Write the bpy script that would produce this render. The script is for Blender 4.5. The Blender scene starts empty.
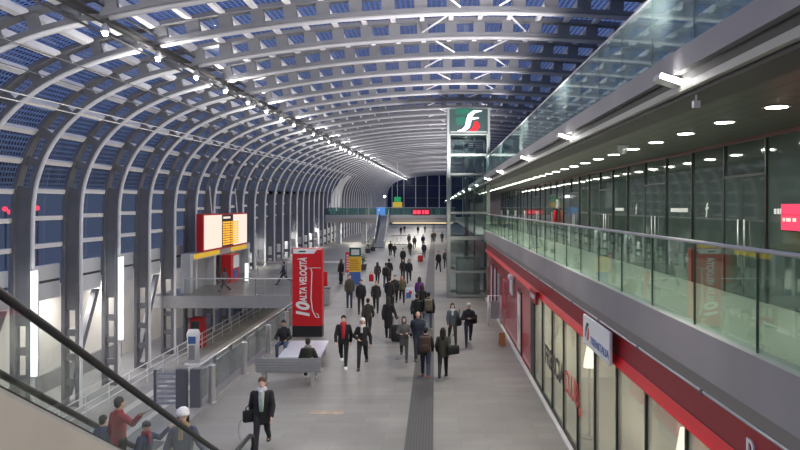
import bpy, bmesh, math, random
from mathutils import Vector, Matrix
R = random.Random(7)
scene = bpy.context.scene
COL = scene.collection
PI = math.pi
F = 670.0; VX, VY = 435.0, 207.0; CZ = 5.4

def fl(px, py, z=0.0):
    """point at height z that the camera sees at pixel px, py"""
    Y = F*(CZ-z)/(py-VY)
    return ((px-VX)*Y/F, Y)

# ------------------------------------------------------------------ materials
def mat(name, col, rough=.6, metal=0.0, var=0.0, scale=3.0, bump=0.0, emis=None, estr=0.0, spec=None):
    m = bpy.data.materials.new(name); m.use_nodes = True
    nt = m.node_tree; b = nt.nodes['Principled BSDF']
    b.inputs['Base Color'].default_value = (*col, 1)
    b.inputs['Roughness'].default_value = rough
    b.inputs['Metallic'].default_value = metal
    if spec is not None: b.inputs['Specular IOR Level'].default_value = spec
    if var > 0 or bump > 0:
        tc = nt.nodes.new('ShaderNodeTexCoord')
        n = nt.nodes.new('ShaderNodeTexNoise'); n.inputs['Scale'].default_value = scale; n.inputs['Detail'].default_value = 5
        nt.links.new(tc.outputs['Object'], n.inputs['Vector'])
        if var > 0:
            r = nt.nodes.new('ShaderNodeValToRGB')
            r.color_ramp.elements[0].position = .3; r.color_ramp.elements[1].position = .7
            r.color_ramp.elements[0].color = (*[c*(1-var) for c in col], 1)
            r.color_ramp.elements[1].color = (*[min(1, c*(1+var)) for c in col], 1)
            nt.links.new(n.outputs['Fac'], r.inputs['Fac']); nt.links.new(r.outputs['Color'], b.inputs['Base Color'])
        if bump > 0:
            bp = nt.nodes.new('ShaderNodeBump'); bp.inputs['Strength'].default_value = bump
            nt.links.new(n.outputs['Fac'], bp.inputs['Height']); nt.links.new(bp.outputs['Normal'], b.inputs['Normal'])
    if emis:
        b.inputs['Emission Color'].default_value = (*emis, 1); b.inputs['Emission Strength'].default_value = estr
    return m

def glass(name, tint, refl=.12, rough=.02, milky=0.0, milkcol=(.8,.85,.8)):
    m = bpy.data.materials.new(name); m.use_nodes = True
    nt = m.node_tree; nt.nodes.clear()
    out = nt.nodes.new('ShaderNodeOutputMaterial')
    tr = nt.nodes.new('ShaderNodeBsdfTransparent'); tr.inputs['Color'].default_value = (*tint, 1)
    gl = nt.nodes.new('ShaderNodeBsdfGlossy'); gl.inputs['Roughness'].default_value = rough; gl.inputs['Color'].default_value = (.9,.95,.93,1)
    lw = nt.nodes.new('ShaderNodeLayerWeight'); lw.inputs['Blend'].default_value = .35
    mu = nt.nodes.new('ShaderNodeMath'); mu.operation = 'MULTIPLY_ADD'; mu.inputs[1].default_value = refl*2.2; mu.inputs[2].default_value = refl*.35
    nt.links.new(lw.outputs['Fresnel'], mu.inputs[0])
    mx = nt.nodes.new('ShaderNodeMixShader')
    nt.links.new(mu.outputs[0], mx.inputs['Fac'])
    base = tr
    if milky > 0:
        df = nt.nodes.new('ShaderNodeBsdfDiffuse'); df.inputs['Color'].default_value = (*milkcol, 1)
        tl = nt.nodes.new('ShaderNodeBsdfTranslucent'); tl.inputs['Color'].default_value = (*milkcol, 1)
        a = nt.nodes.new('ShaderNodeMixShader'); a.inputs['Fac'].default_value = .6
        nt.links.new(df.outputs[0], a.inputs[1]); nt.links.new(tl.outputs[0], a.inputs[2])
        m2 = nt.nodes.new('ShaderNodeMixShader'); m2.inputs['Fac'].default_value = milky
        nt.links.new(tr.outputs[0], m2.inputs[1]); nt.links.new(a.outputs[0], m2.inputs[2]); base = m2
    nt.links.new(base.outputs[0], mx.inputs[1]); nt.links.new(gl.outputs[0], mx.inputs[2])
    nt.links.new(mx.outputs[0], out.inputs['Surface'])
    return m

def emit(name, col, s):
    m = bpy.data.materials.new(name); m.use_nodes = True
    nt = m.node_tree; nt.nodes.clear()
    out = nt.nodes.new('ShaderNodeOutputMaterial'); e = nt.nodes.new('ShaderNodeEmission')
    e.inputs['Color'].default_value = (*col, 1); e.inputs['Strength'].default_value = s
    nt.links.new(e.outputs[0], out.inputs['Surface']); return m

M = {}
M['steel'] = mat('painted_grey_steel', (.185,.187,.20), .5, .1, .08, 1.5)
M['steel_dark'] = mat('dark_grey_steel', (.13,.135,.15), .5, .2, .1, 1.5)
M['tube'] = mat('white_painted_tube', (.86,.86,.87), .4)
M['tube_dim'] = mat('white_tube_dimmed', (.40,.40,.415), .45)  # white tube greyed: weak lighting at the crown put into the colour
M['purlin'] = mat('white_painted_purlin', (.74,.73,.72), .5, 0, .05, 2)
M['catwalk'] = mat('catwalk_dark', (.045,.043,.045), .7)
M['alu'] = mat('brushed_aluminium', (.55,.56,.57), .35, .7, .05, 8)
M['rail'] = mat('pale_grey_handrail', (.5,.485,.48), .5, .15)
M['inox'] = mat('satin_stainless_steel', (.6,.6,.6), .3, .8)
M['fascia'] = mat('grey_fascia_metal', (.30,.285,.293), .55, .1, .1, .8)
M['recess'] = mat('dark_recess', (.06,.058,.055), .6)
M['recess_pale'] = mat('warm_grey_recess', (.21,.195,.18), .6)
M['soffit_edge'] = mat('pale_edge_metal', (.42,.41,.36), .5)
M['red'] = mat('red_signal_panel', (.58,.012,.018), .35, 0, .06, 1)
M['darkred'] = mat('dark_red_panel', (.30,.010,.020), .35, 0, .08, 1)
M['white'] = mat('white_paint', (.8,.8,.8), .5, 0, .03)
M['black'] = mat('black_plastic', (.015,.015,.017), .35)
M['rubber'] = mat('black_rubber_handrail', (.012,.012,.014), .4)
M['clad'] = mat('beige_grey_cladding', (.40,.375,.34), .45, .15, .06, 1)
M['lowwall'] = mat('pale_plaster', (.78,.75,.70), .7, 0, .06, .5)
M['spandrel'] = mat('pale_grey_spandrel', (.62,.64,.66), .5, .1, .06, 1)
M['conc'] = mat('concrete', (.35,.34,.33), .75, 0, .1, 1)
M['balfloor'] = mat('pale_stone_floor', (.47,.48,.42), .35, 0, .07, 1.2)
M['glass'] = glass('clear_balustrade_glass', (.82,.94,.86), .14)
M['glass_esc'] = glass('escalator_glass', (.94,.96,.95), .06)
M['glass_tower'] = glass('tower_glass', (.80,.88,.86), .22)
M['glass_up'] = glass('terrace_glass', (.74,.88,.86), .24, .02, .20, (.70,.85,.83))  # milky tint stands in for the lit roof reflected in the panes
M['glass_shop'] = glass('shop_window_glass', (.95,.97,.93), .12, .02, .34, (.66,.68,.60))
M['glass_rail'] = glass('grey_railing_glass', (.75,.78,.77), .12, .05, .40, (.42,.43,.43))
M['glass_dark'] = mat('dark_green_tinted_glass', (.046,.064,.055), .05, 0, .12, .3, spec=.75)
M['mullion'] = mat('black_mullion', (.02,.022,.022), .4, .3)
M['tower'] = mat('green_grey_tower_steel', (.27,.30,.285), .45, .3, .06, 1)
M['kerb'] = mat('pale_stone_kerb', (.6,.58,.55), .6, 0, .06)
M['lamp'] = emit('lamp_white', (1,.98,.95), 30)
M['dlamp'] = emit('downlight_white', (1,.97,.88), 16)
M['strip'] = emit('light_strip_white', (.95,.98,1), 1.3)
M['amber'] = emit('amber_display', (1,.45,.05), 1.1)
M['whitescreen'] = emit('pale_screen', (1,.82,.70), .86)
M['redscreen'] = emit('red_screen', (1,.06,.12), 1.3)
M['yellowstrip'] = emit('yellow_sign', (1,.62,.08), .55)
M['orange'] = mat('orange_plastic', (.42,.17,.05), .5)
M['yellow'] = mat('yellow_poster', (.80,.48,.03), .5, 0, .05)
M['blue'] = mat('blue_panel', (.06,.13,.38), .5)
M['signblue'] = emit('lit_blue_banner', (.12,.35,.9), .6)
M['green'] = mat('dark_green_enamel', (.01,.09,.06), .4)
M['grey'] = mat('mid_grey', (.3,.3,.31), .5, 0, .05)
M['bench'] = mat('grey_bench_slats', (.36,.37,.37), .4, .4, .05, 4)
M['benchtop'] = mat('pale_blue_grey_bench_top', (.58,.62,.70), .3, .2, .04, 3)
M['leaf'] = mat('green_leaves', (.08,.14,.03), .5, 0, .4, 8)
M['pot'] = mat('dark_pot', (.07,.065,.06), .6)
M['cream'] = mat('cream_interior', (.78,.75,.66), .7, 0, .05, 1)
M['warm'] = emit('warm_ceiling_lamp', (1,.86,.6), 8)

# stone floor: staggered tiles, seams, dirt, a polished sheen
def floor_mat():
    m = bpy.data.materials.new('grey_stone_paving'); m.use_nodes = True
    nt = m.node_tree; b = nt.nodes['Principled BSDF']
    tc = nt.nodes.new('ShaderNodeTexCoord')
    br = nt.nodes.new('ShaderNodeTexBrick')
    br.inputs['Color1'].default_value = (.262,.252,.236,1); br.inputs['Color2'].default_value = (.228,.219,.205,1); br.inputs['Mortar'].default_value = (.165,.16,.153,1)
    br.inputs['Scale'].default_value = 1.0; br.inputs['Mortar Size'].default_value = .006; br.inputs['Bias'].default_value = 0
    br.inputs['Brick Width'].default_value = 1.2; br.inputs['Row Height'].default_value = .4
    nt.links.new(tc.outputs['Object'], br.inputs['Vector'])
    no = nt.nodes.new('ShaderNodeTexNoise'); no.inputs['Scale'].default_value = .55; no.inputs['Detail'].default_value = 6
    nt.links.new(tc.outputs['Object'], no.inputs['Vector'])
    rp = nt.nodes.new('ShaderNodeValToRGB'); rp.color_ramp.elements[0].position = .3; rp.color_ramp.elements[0].color = (.72,.71,.70,1)
    rp.color_ramp.elements[1].position = .7; rp.color_ramp.elements[1].color = (1.0,1.0,1.0,1)
    nt.links.new(no.outputs['Fac'], rp.inputs['Fac'])
    mx = nt.nodes.new('ShaderNodeMixRGB'); mx.blend_type = 'MULTIPLY'; mx.inputs['Fac'].default_value = 1
    nt.links.new(br.outputs['Color'], mx.inputs['Color1']); nt.links.new(rp.outputs['Color'], mx.inputs['Color2'])
    nt.links.new(mx.outputs['Color'], b.inputs['Base Color'])
    b.inputs['Roughness'].default_value = .42
    return m
M['floor'] = floor_mat()
def tactile_mat():
    m = bpy.data.materials.new('ribbed_tactile_paving'); m.use_nodes = True
    nt = m.node_tree; b = nt.nodes['Principled BSDF']
    tc = nt.nodes.new('ShaderNodeTexCoord'); w = nt.nodes.new('ShaderNodeTexWave')
    w.inputs['Scale'].default_value = 4.5; w.bands_direction = 'X'
    nt.links.new(tc.outputs['Object'], w.inputs['Vector'])
    rp = nt.nodes.new('ShaderNodeValToRGB'); rp.color_ramp.elements[0].color = (.042,.040,.040,1); rp.color_ramp.elements[1].color = (.070,.067,.065,1)
    nt.links.new(w.outputs['Fac'], rp.inputs['Fac']); nt.links.new(rp.outputs['Color'], b.inputs['Base Color'])
    b.inputs['Roughness'].default_value = .5
    return m
M['tactile'] = tactile_mat()
def soffit_mat():
    m = bpy.data.materials.new('soffit_metal_panels'); m.use_nodes = True
    nt = m.node_tree; b = nt.nodes['Principled BSDF']
    tc = nt.nodes.new('ShaderNodeTexCoord'); br = nt.nodes.new('ShaderNodeTexBrick'); br.offset = 0
    br.inputs['Color1'].default_value = (.105,.122,.092,1); br.inputs['Color2'].default_value = (.092,.107,.08,1); br.inputs['Mortar'].default_value = (.04,.045,.036,1)
    br.inputs['Scale'].default_value = 1; br.inputs['Mortar Size'].default_value = .02; br.inputs['Brick Width'].default_value = 1.65; br.inputs['Row Height'].default_value = .3
    mp = nt.nodes.new('ShaderNodeMapping'); mp.inputs['Rotation'].default_value = (0,0,PI/2)
    nt.links.new(tc.outputs['Object'], mp.inputs['Vector']); nt.links.new(mp.outputs['Vector'], br.inputs['Vector'])
    nt.links.new(br.outputs['Color'], b.inputs['Base Color']); b.inputs['Roughness'].default_value = .4; b.inputs['Metallic'].default_value = .3
    return m
M['soffit'] = soffit_mat()
def pv_mat():
    """roof glass with rows of dark photovoltaic cells; UV in metres (arc length, along hall)"""
    m = bpy.data.materials.new('photovoltaic_roof_glass'); m.use_nodes = True
    nt = m.node_tree; nt.nodes.clear(); L = nt.links.new
    out = nt.nodes.new('ShaderNodeOutputMaterial')
    uv = nt.nodes.new('ShaderNodeUVMap'); uv.uv_map = 'UVMap'
    sp = nt.nodes.new('ShaderNodeSeparateXYZ'); L(uv.outputs['UV'], sp.inputs[0])
    def cell(sock, pitch, duty):
        d = nt.nodes.new('ShaderNodeMath'); d.operation = 'DIVIDE'; d.inputs[1].default_value = pitch; L(sock, d.inputs[0])
        f = nt.nodes.new('ShaderNodeMath'); f.operation = 'FRACT'; L(d.outputs[0], f.inputs[0])
        c = nt.nodes.new('ShaderNodeMath'); c.operation = 'LESS_THAN'; c.inputs[1].default_value = duty; L(f.outputs[0], c.inputs[0])
        return c.outputs[0]
    a = cell(sp.outputs['X'], .183, .62); b = cell(sp.outputs['Y'], .18, .58)
    mu = nt.nodes.new('ShaderNodeMath'); mu.operation = 'MULTIPLY'; L(a, mu.inputs[0]); L(b, mu.inputs[1])
    g = nt.nodes.new('ShaderNodeMath'); g.operation = 'GREATER_THAN'; g.inputs[1].default_value = 10.3; L(sp.outputs['X'], g.inputs[0])
    mu2 = nt.nodes.new('ShaderNodeMath'); mu2.operation = 'MULTIPLY'; L(mu.outputs[0], mu2.inputs[0]); L(g.outputs[0], mu2.inputs[1])
    tr = nt.nodes.new('ShaderNodeBsdfTransparent'); tr.inputs['Color'].default_value = (.86,.92,.98,1)
    gl = nt.nodes.new('ShaderNodeBsdfGlossy'); gl.inputs['Roughness'].default_value = .04
    m1 = nt.nodes.new('ShaderNodeMixShader'); m1.inputs['Fac'].default_value = .06
    L(tr.outputs[0], m1.inputs[1]); L(gl.outputs[0], m1.inputs[2])
    pb = nt.nodes.new('ShaderNodeBsdfPrincipled'); pb.inputs['Base Color'].default_value = (.012,.016,.05,1); pb.inputs['Roughness'].default_value = .25
    m2 = nt.nodes.new('ShaderNodeMixShader'); L(mu2.outputs[0], m2.inputs['Fac']); L(m1.outputs[0], m2.inputs[1]); L(pb.outputs[0], m2.inputs[2])
    L(m2.outputs[0], out.inputs['Surface']); return m
M['pv'] = pv_mat()

# ------------------------------------------------------------------ mesh builder
class MB:
    def __init__(s): s.v = []; s.f = []; s.uv = None
    def box(s, x0, x1, y0, y1, z0, z1):
        n = len(s.v)
        s.v += [(x0,y0,z0),(x1,y0,z0),(x1,y1,z0),(x0,y1,z0),(x0,y0,z1),(x1,y0,z1),(x1,y1,z1),(x0,y1,z1)]
        s.f += [tuple(n+i for i in q) for q in ((0,3,2,1),(4,5,6,7),(0,1,5,4),(1,2,6,5),(2,3,7,6),(3,0,4,7))]
        return s
    def prism(s, poly, axis, a, b):
        """poly: 2-D outline; axis 'x': (y,z), 'y': (x,z), 'z': (x,y)"""
        n = len(s.v); k = len(poly)
        def put(p, t): return {'x': (t,p[0],p[1]), 'y': (p[0],t,p[1]), 'z': (p[0],p[1],t)}[axis]
        s.v += [put(p, a) for p in poly] + [put(p, b) for p in poly]
        s.f.append(tuple(n+i for i in range(k))[::-1]); s.f.append(tuple(n+k+i for i in range(k)))
        s.f += [(n+i, n+(i+1) % k, n+k+(i+1) % k, n+k+i) for i in range(k)]
        return s
    def tube(s, pts, r, seg=8, closed=False):
        pts = [Vector(p) for p in pts]; n0 = len(s.v); N = len(pts)
        rr = r if isinstance(r, (list, tuple)) else [r]*N
        up = None
        for i, p in enumerate(pts):
            d = (pts[min(i+1, N-1)]-pts[max(i-1, 0)]).normalized()
            if up is None:
                up = Vector((0,0,1)) if abs(d.z) < .9 else Vector((0,1,0))
            a = d.cross(up)
            if a.length < 1e-5: a = d.cross(Vector((1,0,0)))
            a.normalize(); b = a.cross(d).normalized(); up = b
            for k in range(seg):
                t = 2*PI*k/seg; s.v.append(tuple(p+a*math.cos(t)*rr[i]+b*math.sin(t)*rr[i]))
        for i in range(N-1):
            for k in range(seg):
                k2 = (k+1) % seg
                s.f.append((n0+i*seg+k, n0+i*seg+k2, n0+(i+1)*seg+k2, n0+(i+1)*seg+k))
        s.f.append(tuple(n0+k for k in range(seg))[::-1]); s.f.append(tuple(n0+(N-1)*seg+k for k in range(seg)))
        return s
    def loft(s, rings):
        """rings: (cx,cy,cz,rx,ry[,power]) horizontal ellipses bottom to top"""
        seg = 16; n0 = len(s.v)
        for cx, cy, cz, rx, ry in rings:
            for k in range(seg):
                t = 2*PI*k/seg; s.v.append((cx+rx*math.cos(t), cy+ry*math.sin(t), cz))
        for i in range(len(rings)-1):
            for k in range(seg):
                k2 = (k+1) % seg
                s.f.append((n0+i*seg+k, n0+i*seg+k2, n0+(i+1)*seg+k2, n0+(i+1)*seg+k))
        s.f.append(tuple(n0+k for k in range(seg))[::-1]); s.f.append(tuple(n0+(len(rings)-1)*seg+k for k in range(seg)))
        return s
    def ell(s, c, r, rot=None, nu=12, nv=8):
        n0 = len(s.v); c = Vector(c)
        def P(x, y, z):
            q = Vector((x*r[0], y*r[1], z*r[2]))
            if rot is not None: q = rot @ q
            return tuple(c+q)
        s.v.append(P(0,0,-1))
        for j in range(1, nv):
            ph = -PI/2+PI*j/nv
            for i in range(nu):
                t = 2*PI*i/nu; s.v.append(P(math.cos(ph)*math.cos(t), math.cos(ph)*math.sin(t), math.sin(ph)))
        s.v.append(P(0,0,1)); top = len(s.v)-1
        for i in range(nu):
            i2 = (i+1) % nu
            s.f.append((n0, n0+1+i2, n0+1+i))
            for j in range(nv-2):
                a = n0+1+j*nu; s.f.append((a+i, a+i2, a+nu+i2, a+nu+i))
            a = n0+1+(nv-2)*nu; s.f.append((a+i, a+i2, top))
        return s
    def cap(s, p0, r0, p1, r1):
        p0, p1 = Vector(p0), Vector(p1); d = p1-p0; n = 3
        pts, rr = [], []
        dn = d.normalized() if d.length > 1e-6 else Vector((0,0,1))
        for k in range(n): t = PI/2*(k+.35)/n; pts.append(p0-dn*r0*math.cos(t)); rr.append(r0*math.sin(t))
        pts.append(p0); rr.append(r0); pts.append(p1); rr.append(r1)
        for k in range(n)[::-1]: t = PI/2*(k+.35)/n; pts.append(p1+dn*r1*math.cos(t)); rr.append(r1*math.sin(t))
        return s.tube(pts, rr, 10)
    def mesh(s, name, m):
        me = bpy.data.meshes.new(name); me.from_pydata([tuple(v) for v in s.v], [], s.f)
        me.materials.append(m); me.update(); return me
    def build(s, name, m, parent=None, smooth=False, bevel=0.0):
        o = bpy.data.objects.new(name, s.mesh(name, m)); COL.objects.link(o)
        if parent is not None: o.parent = parent
        if smooth: o.data.polygons.foreach_set('use_smooth', [True]*len(o.data.polygons))
        if bevel > 0:
            b = o.modifiers.new('edge', 'BEVEL'); b.width = bevel; b.segments = 2; b.limit_method = 'ANGLE'
        return o

def tag(o, label, cat, group=None, kind=None):
    o['label'] = label; o['category'] = cat
    if group: o['group'] = group
    if kind: o['kind'] = kind
    return o
def thing(name, label, cat, loc=(0,0,0), rz=0.0, group=None):
    o = bpy.data.objects.new(name, None); COL.objects.link(o); o.empty_display_size = .2
    o.location = loc; o.rotation_euler = (0,0,rz)
    return tag(o, label, cat, group)
def struct(o): o['kind'] = 'structure'; return o
def dup(root, loc=None, rz=None, label=None):
    r = root.copy(); COL.objects.link(r)
    if loc is not None: r.location = loc
    if rz is not None: r.rotation_euler = (0,0,rz)
    if label: r['label'] = label
    for ch in list(root.children):
        c = ch.copy(); COL.objects.link(c); c.parent = r
        for g in list(ch.children):
            d = g.copy(); COL.objects.link(d); d.parent = c
    return r
def text_obj(txt, size, m, parent=None, loc=(0,0,0), rot=(0,0,0), depth=.01, name='lettering', width=None, shear=0.0, align='LEFT', bold=0.0):
    cu = bpy.data.curves.new('lettering_curve', 'FONT'); cu.body = txt; cu.size = size; cu.extrude = depth/2; cu.align_x = align; cu.shear = shear; cu.offset = bold
    t = bpy.data.objects.new('temporary', cu); COL.objects.link(t)
    bpy.context.view_layer.update()
    me = bpy.data.meshes.new_from_object(t.evaluated_get(bpy.context.evaluated_depsgraph_get()))
    bpy.data.objects.remove(t); bpy.data.curves.remove(cu)
    me.materials.clear(); me.materials.append(m)
    if width:
        xs = [v.co.x for v in me.vertices]; k = width/max(1e-6, max(xs)-min(xs))
        for v in me.vertices: v.co.x *= k
    o = bpy.data.objects.new(name, me); COL.objects.link(o); o.location = loc; o.rotation_euler = rot
    if parent is not None: o.parent = parent
    return o
def area(name, loc, size, power, rot=(0,0,0), col=(1,.96,.9), shape='SQUARE', sy=None, spread=None):
    l = bpy.data.lights.new(name, 'AREA'); l.energy = power; l.size = size; l.color = col; l.shape = shape
    if sy: l.size_y = sy
    if spread: l.spread = spread
    o = bpy.data.objects.new(name, l); COL.objects.link(o); o.location = loc; o.rotation_euler = rot; return o
def point(name, loc, power, r=.1, col=(1,.97,.93)):
    l = bpy.data.lights.new(name, 'POINT'); l.energy = power; l.shadow_soft_size = r; l.color = col
    o = bpy.data.objects.new(name, l); COL.objects.link(o); o.location = loc; return o
def spot(name, loc, to, power, ang=70, r=.1, col=(1,.97,.93), blend=.6):
    l = bpy.data.lights.new(name, 'SPOT'); l.energy = power; l.shadow_soft_size = r; l.color = col; l.spot_size = math.radians(ang); l.spot_blend = blend
    o = bpy.data.objects.new(name, l); COL.objects.link(o); o.location = loc
    o.rotation_euler = (Vector(to)-Vector(loc)).to_track_quat('-Z', 'Y').to_euler(); return o

# ------------------------------------------------------------------ roof profile
KEY = [(-15.8,-4.2),(-15.8,-2),(-15.8,0),(-15.8,2),(-15.8,4),(-15.75,5.6),(-15.5,6.8),(-14.85,8.1),(-13.65,9.3),(-12.2,10.1),(-10.4,10.68),(-7,11.35),(-2.9,11.84),(2,12.05),
       (6.9,11.84),(11,11.35),(14.4,10.68),(16.2,10.1),(17.65,9.3),(18.85,8.1),(19.4,7.0)]
def spline(K, per=24):
    out = []
    for i in range(len(K)-1):
        p0 = Vector(K[max(i-1,0)]); p1 = Vector(K[i]); p2 = Vector(K[i+1]); p3 = Vector(K[min(i+2,len(K)-1)])
        for j in range(per):
            t = j/per
            out.append(.5*((2*p1)+(p2-p0)*t+(2*p0-5*p1+4*p2-p3)*t*t+(3*p1-p0-3*p2+p3)*t**3))
    out.append(Vector(K[-1])); return out
PR = spline(KEY)
S = [0.0]
for i in range(1, len(PR)): S.append(S[-1]+(PR[i]-PR[i-1]).length)
STOT = S[-1]
def at(s):
    s = max(0, min(STOT-1e-4, s)); lo, hi = 0, len(S)-1
    while hi-lo > 1:
        m = (lo+hi)//2
        if S[m] <= s: lo = m
        else: hi = m
    t = (s-S[lo])/(S[hi]-S[lo]); p = PR[lo].lerp(PR[hi], t)
    a = PR[max(lo-3,0)]; b = PR[min(hi+3,len(PR)-1)]
    d = (b-a).normalized(); n = Vector((-d.y, d.x))     # outward (left of travel)
    return p, n
def s_of(pred):
    for i in range(len(PR)):
        if pred(PR[i]): return S[i]
S_Z0 = s_of(lambda p: p.y >= 0.8); S_Z15 = s_of(lambda p: p.y >= 1.5); S_Z29 = s_of(lambda p: p.y >= 2.9); S_Z6 = s_of(lambda p: p.y >= 5.95)
S_GAP0 = s_of(lambda p: p.x >= -10.05); S_GAP1 = s_of(lambda p: p.x >= -9.3); S_X13 = s_of(lambda p: p.x >= 14)
RISE = .02; Y0 = 15.5; DY = 3.6; YREF = 26.3
def rise(Y): return RISE*(Y-YREF)

def sweep(mb, s0, s1, r0, r1, y0, y1, step=.55):
    n = max(1, int(math.ceil((s1-s0)/step))); base = len(mb.v)
    for i in range(n+1):
        p, nn = at(s0+(s1-s0)*i/n); a = p+nn*r0; b = p+nn*r1
        mb.v += [(a.x,y0,a.y),(a.x,y1,a.y),(b.x,y1,b.y),(b.x,y0,b.y)]
    for i in range(n):
        q = base+4*i
        for k in range(4):
            k2 = (k+1) % 4; mb.f.append((q+k, q+k2, q+4+k2, q+4+k))
    mb.f.append((base,base+3,base+2,base+1)); q = base+4*n; mb.f.append((q,q+1,q+2,q+3))

PITCH = 1.1
cells = []
s = S_Z6
while s < STOT-.6: cells.append(s); s += PITCH
low_cells = [S_Z0-PITCH*(i+1) for i in range(int(S_Z0/PITCH))]

def web_mesh():
    mb = MB(); t = .09
    sweep(mb, 0, STOT, .62, .77, -t*2.3, t*2.3)
    sweep(mb, 0, STOT, .06, .20, -t*1.3, t*1.3)
    for c in cells:
        q = .15 if at(c)[0].x < -10.5 else .22
        sweep(mb, c-q, c+q, .19, .63, -t, t)
    for c in low_cells: sweep(mb, c-.15, c+.15, .19, .63, -t, t)
    sweep(mb, S_Z0-.1, S_Z6+.1, .19, .63, -t, t)
    return mb
def tube_mb(s0, s1, hook0=False):
    pts = []
    n = int((s1-s0)/.4)
    for i in range(n+1):
        p, nn = at(s0+(s1-s0)*i/n); pts.append((p.x, 0, p.y))
    return MB().tube(pts, .085, 8)
def purlin_mb(c):
    slim = .14 if at(c)[0].x > -9 else 0.0
    mb = MB(); p, nn = at(c); d = Vector((nn.y, -nn.x))
    def q(r, e, y): v = p+nn*r+d*e; return (v.x, y, v.y)
    h = .09
    # a channel between two ribs, cut back on a slant at its far end
    for e in (-h, h):
        pass
    prof = [(.12,.50+slim),(.12,.78),(3.46,.78),(3.46,.72),(2.95,.50+slim)]
    n = len(mb.v)
    mb.v += [q(r, -h, y) for y, r in prof]+[q(r, h, y) for y, r in prof]
    k = len(prof)
    mb.f.append(tuple(range(k))[::-1]); mb.f.append(tuple(range(k, 2*k)))
    mb.f += [(i, (i+1) % k, k+(i+1) % k, k+i) for i in range(k)]
    return mb
pur_s = [c for c in cells if c < S_X13]
wall_s = [s_of(lambda p: p.y >= 4.9), s_of(lambda p: p.y >= 3.75)]
W_ME = web_mesh().mesh('lattice_web', M['steel'])
TL_ME = tube_mb(0.2, S_GAP0).mesh('white_tube', M['tube'])
TR_ME = tube_mb(S_GAP1, STOT-.1).mesh('dimmed_tube', M['tube_dim'])
for me in (TL_ME, TR_ME): me.polygons.foreach_set('use_smooth', [True]*len(me.polygons))
P_ME = [purlin_mb(c).mesh('purlin', M['purlin']) for c in pur_s+wall_s]
far = MB()
for c in pur_s+wall_s:
    q = purlin_mb(c); n = len(far.v); far.v += q.v; far.f += [tuple(i+n for i in f) for f in q.f]
PF_ME = far.mesh('purlin_lattice', M['purlin'])
ORD = 'first second third fourth fifth sixth seventh eighth ninth tenth eleventh twelfth thirteenth fourteenth fifteenth sixteenth seventeenth eighteenth nineteenth twentieth'.split()
NR = 58
TENS = {2:'twenty', 3:'thirty', 4:'forty', 5:'fifty'}
def ordinal(n):   # 1-based
    if n <= 20: return ORD[n-1]
    t, u = divmod(n, 10)
    return (TENS[t]+'-'+ORD[u-1]) if u else TENS[t][:-1]+'ieth'
def child(me, name, parent):
    o = bpy.data.objects.new(name, me); COL.objects.link(o); o.parent = parent; return o
for i in range(NR):
    Y = Y0+DY*i
    if i < 8: lab = 'arched grey steel roof rib with white inner tube, %s one before the departure board' % ordinal(8-i)
    elif Y < 97: lab = 'arched grey steel roof rib with white inner tube, %s one past the departure board' % ordinal(i-7)
    else: lab = 'arched grey steel roof rib beyond the footbridge, %s after it' % ordinal(i-22)
    r = thing('roof_rib', lab, 'roof rib', (0, Y, rise(Y)), 0, 'arched ribs of the glass roof')
    child(W_ME, 'lattice_web', r); child(TL_ME, 'white_tube', r); child(TR_ME, 'dimmed_tube', r)
    if Y < 75:
        for me in P_ME: child(me, 'purlin', r)
    else: child(PF_ME, 'purlin_lattice', r)

# glass shell of the roof
YA, YB = -24.0, 226.0
def shell(s0, s1, r, ya, yb, step=.6):
    n = int((s1-s0)/step); mb = MB(); uv = []
    for i in range(n+1):
        s = s0+(s1-s0)*i/n; p, nn = at(s); q = p+nn*r
        mb.v += [(q.x, ya, q.y+rise(ya)), (q.x, yb, q.y+rise(yb))]; uv.append(s)
    for i in range(n): mb.f.append((2*i, 2*i+1, 2*i+3, 2*i+2))
    return mb, uv
mb, ss = shell(S_Z29, STOT, .80, YA, YB)
ce = struct(mb.build('ceiling', M['pv'])); ce.data.uv_layers.new(name='UVMap')
uvl = ce.data.uv_layers['UVMap'].data
for p in ce.data.polygons:
    for li, vi in zip(p.loop_indices, p.vertices): uvl[li].uv = (ss[vi//2], YA if vi % 2 == 0 else YB)
ce['label'] = 'glass vault of the station roof with dark photovoltaic cells'

# catwalk along the roof, its lamps, cables, brace rods
cw = thing('roof_catwalk', 'long dark maintenance catwalk slung along the roof where the tubes break', 'catwalk')
m1 = MB(); m2 = MB()
za, zb = rise(9), rise(222)
def lbox(mb, x0, x1, z0, z1, ya=9, yb=222):
    n = len(mb.v); A, B = rise(ya), rise(yb)
    mb.v += [(x0,ya,z0+A),(x1,ya,z0+A),(x1,ya,z1+A),(x0,ya,z1+A),(x0,yb,z0+B),(x1,yb,z0+B),(x1,yb,z1+B),(x0,yb,z1+B)]
    mb.f += [tuple(n+i for i in q) for q in ((0,1,2,3),(7,6,5,4),(0,4,5,1),(1,5,6,2),(2,6,7,3),(3,7,4,0))]
lbox(m1, -9.86, -9.50, 11.02, 11.06); m1.build('walkway_deck', M['catwalk'], cw)
for x, z in ((-9.98,11.25),(-9.40,11.25),(-9.92,10.72),(-9.44,10.78)):
    m2 = MB(); lbox(m2, x-.025, x+.025, z-.025, z+.025); m2.build('handrail', M['catwalk'], cw)
bl = MB().ell((0,0,0), (.075,.075,.075)).mesh('bulb', M['lamp'])
bl2 = MB().ell((0,0,0), (.06,.06,.06)).mesh('bulb', emit('lamp_white_dim', (1,.97,.93), 5))
hs = MB().loft([(0,0,.05,.13,.13),(0,0,.22,.09,.09),(0,0,.30,.03,.03)]).mesh('lamp_housing', M['alu'])
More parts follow.
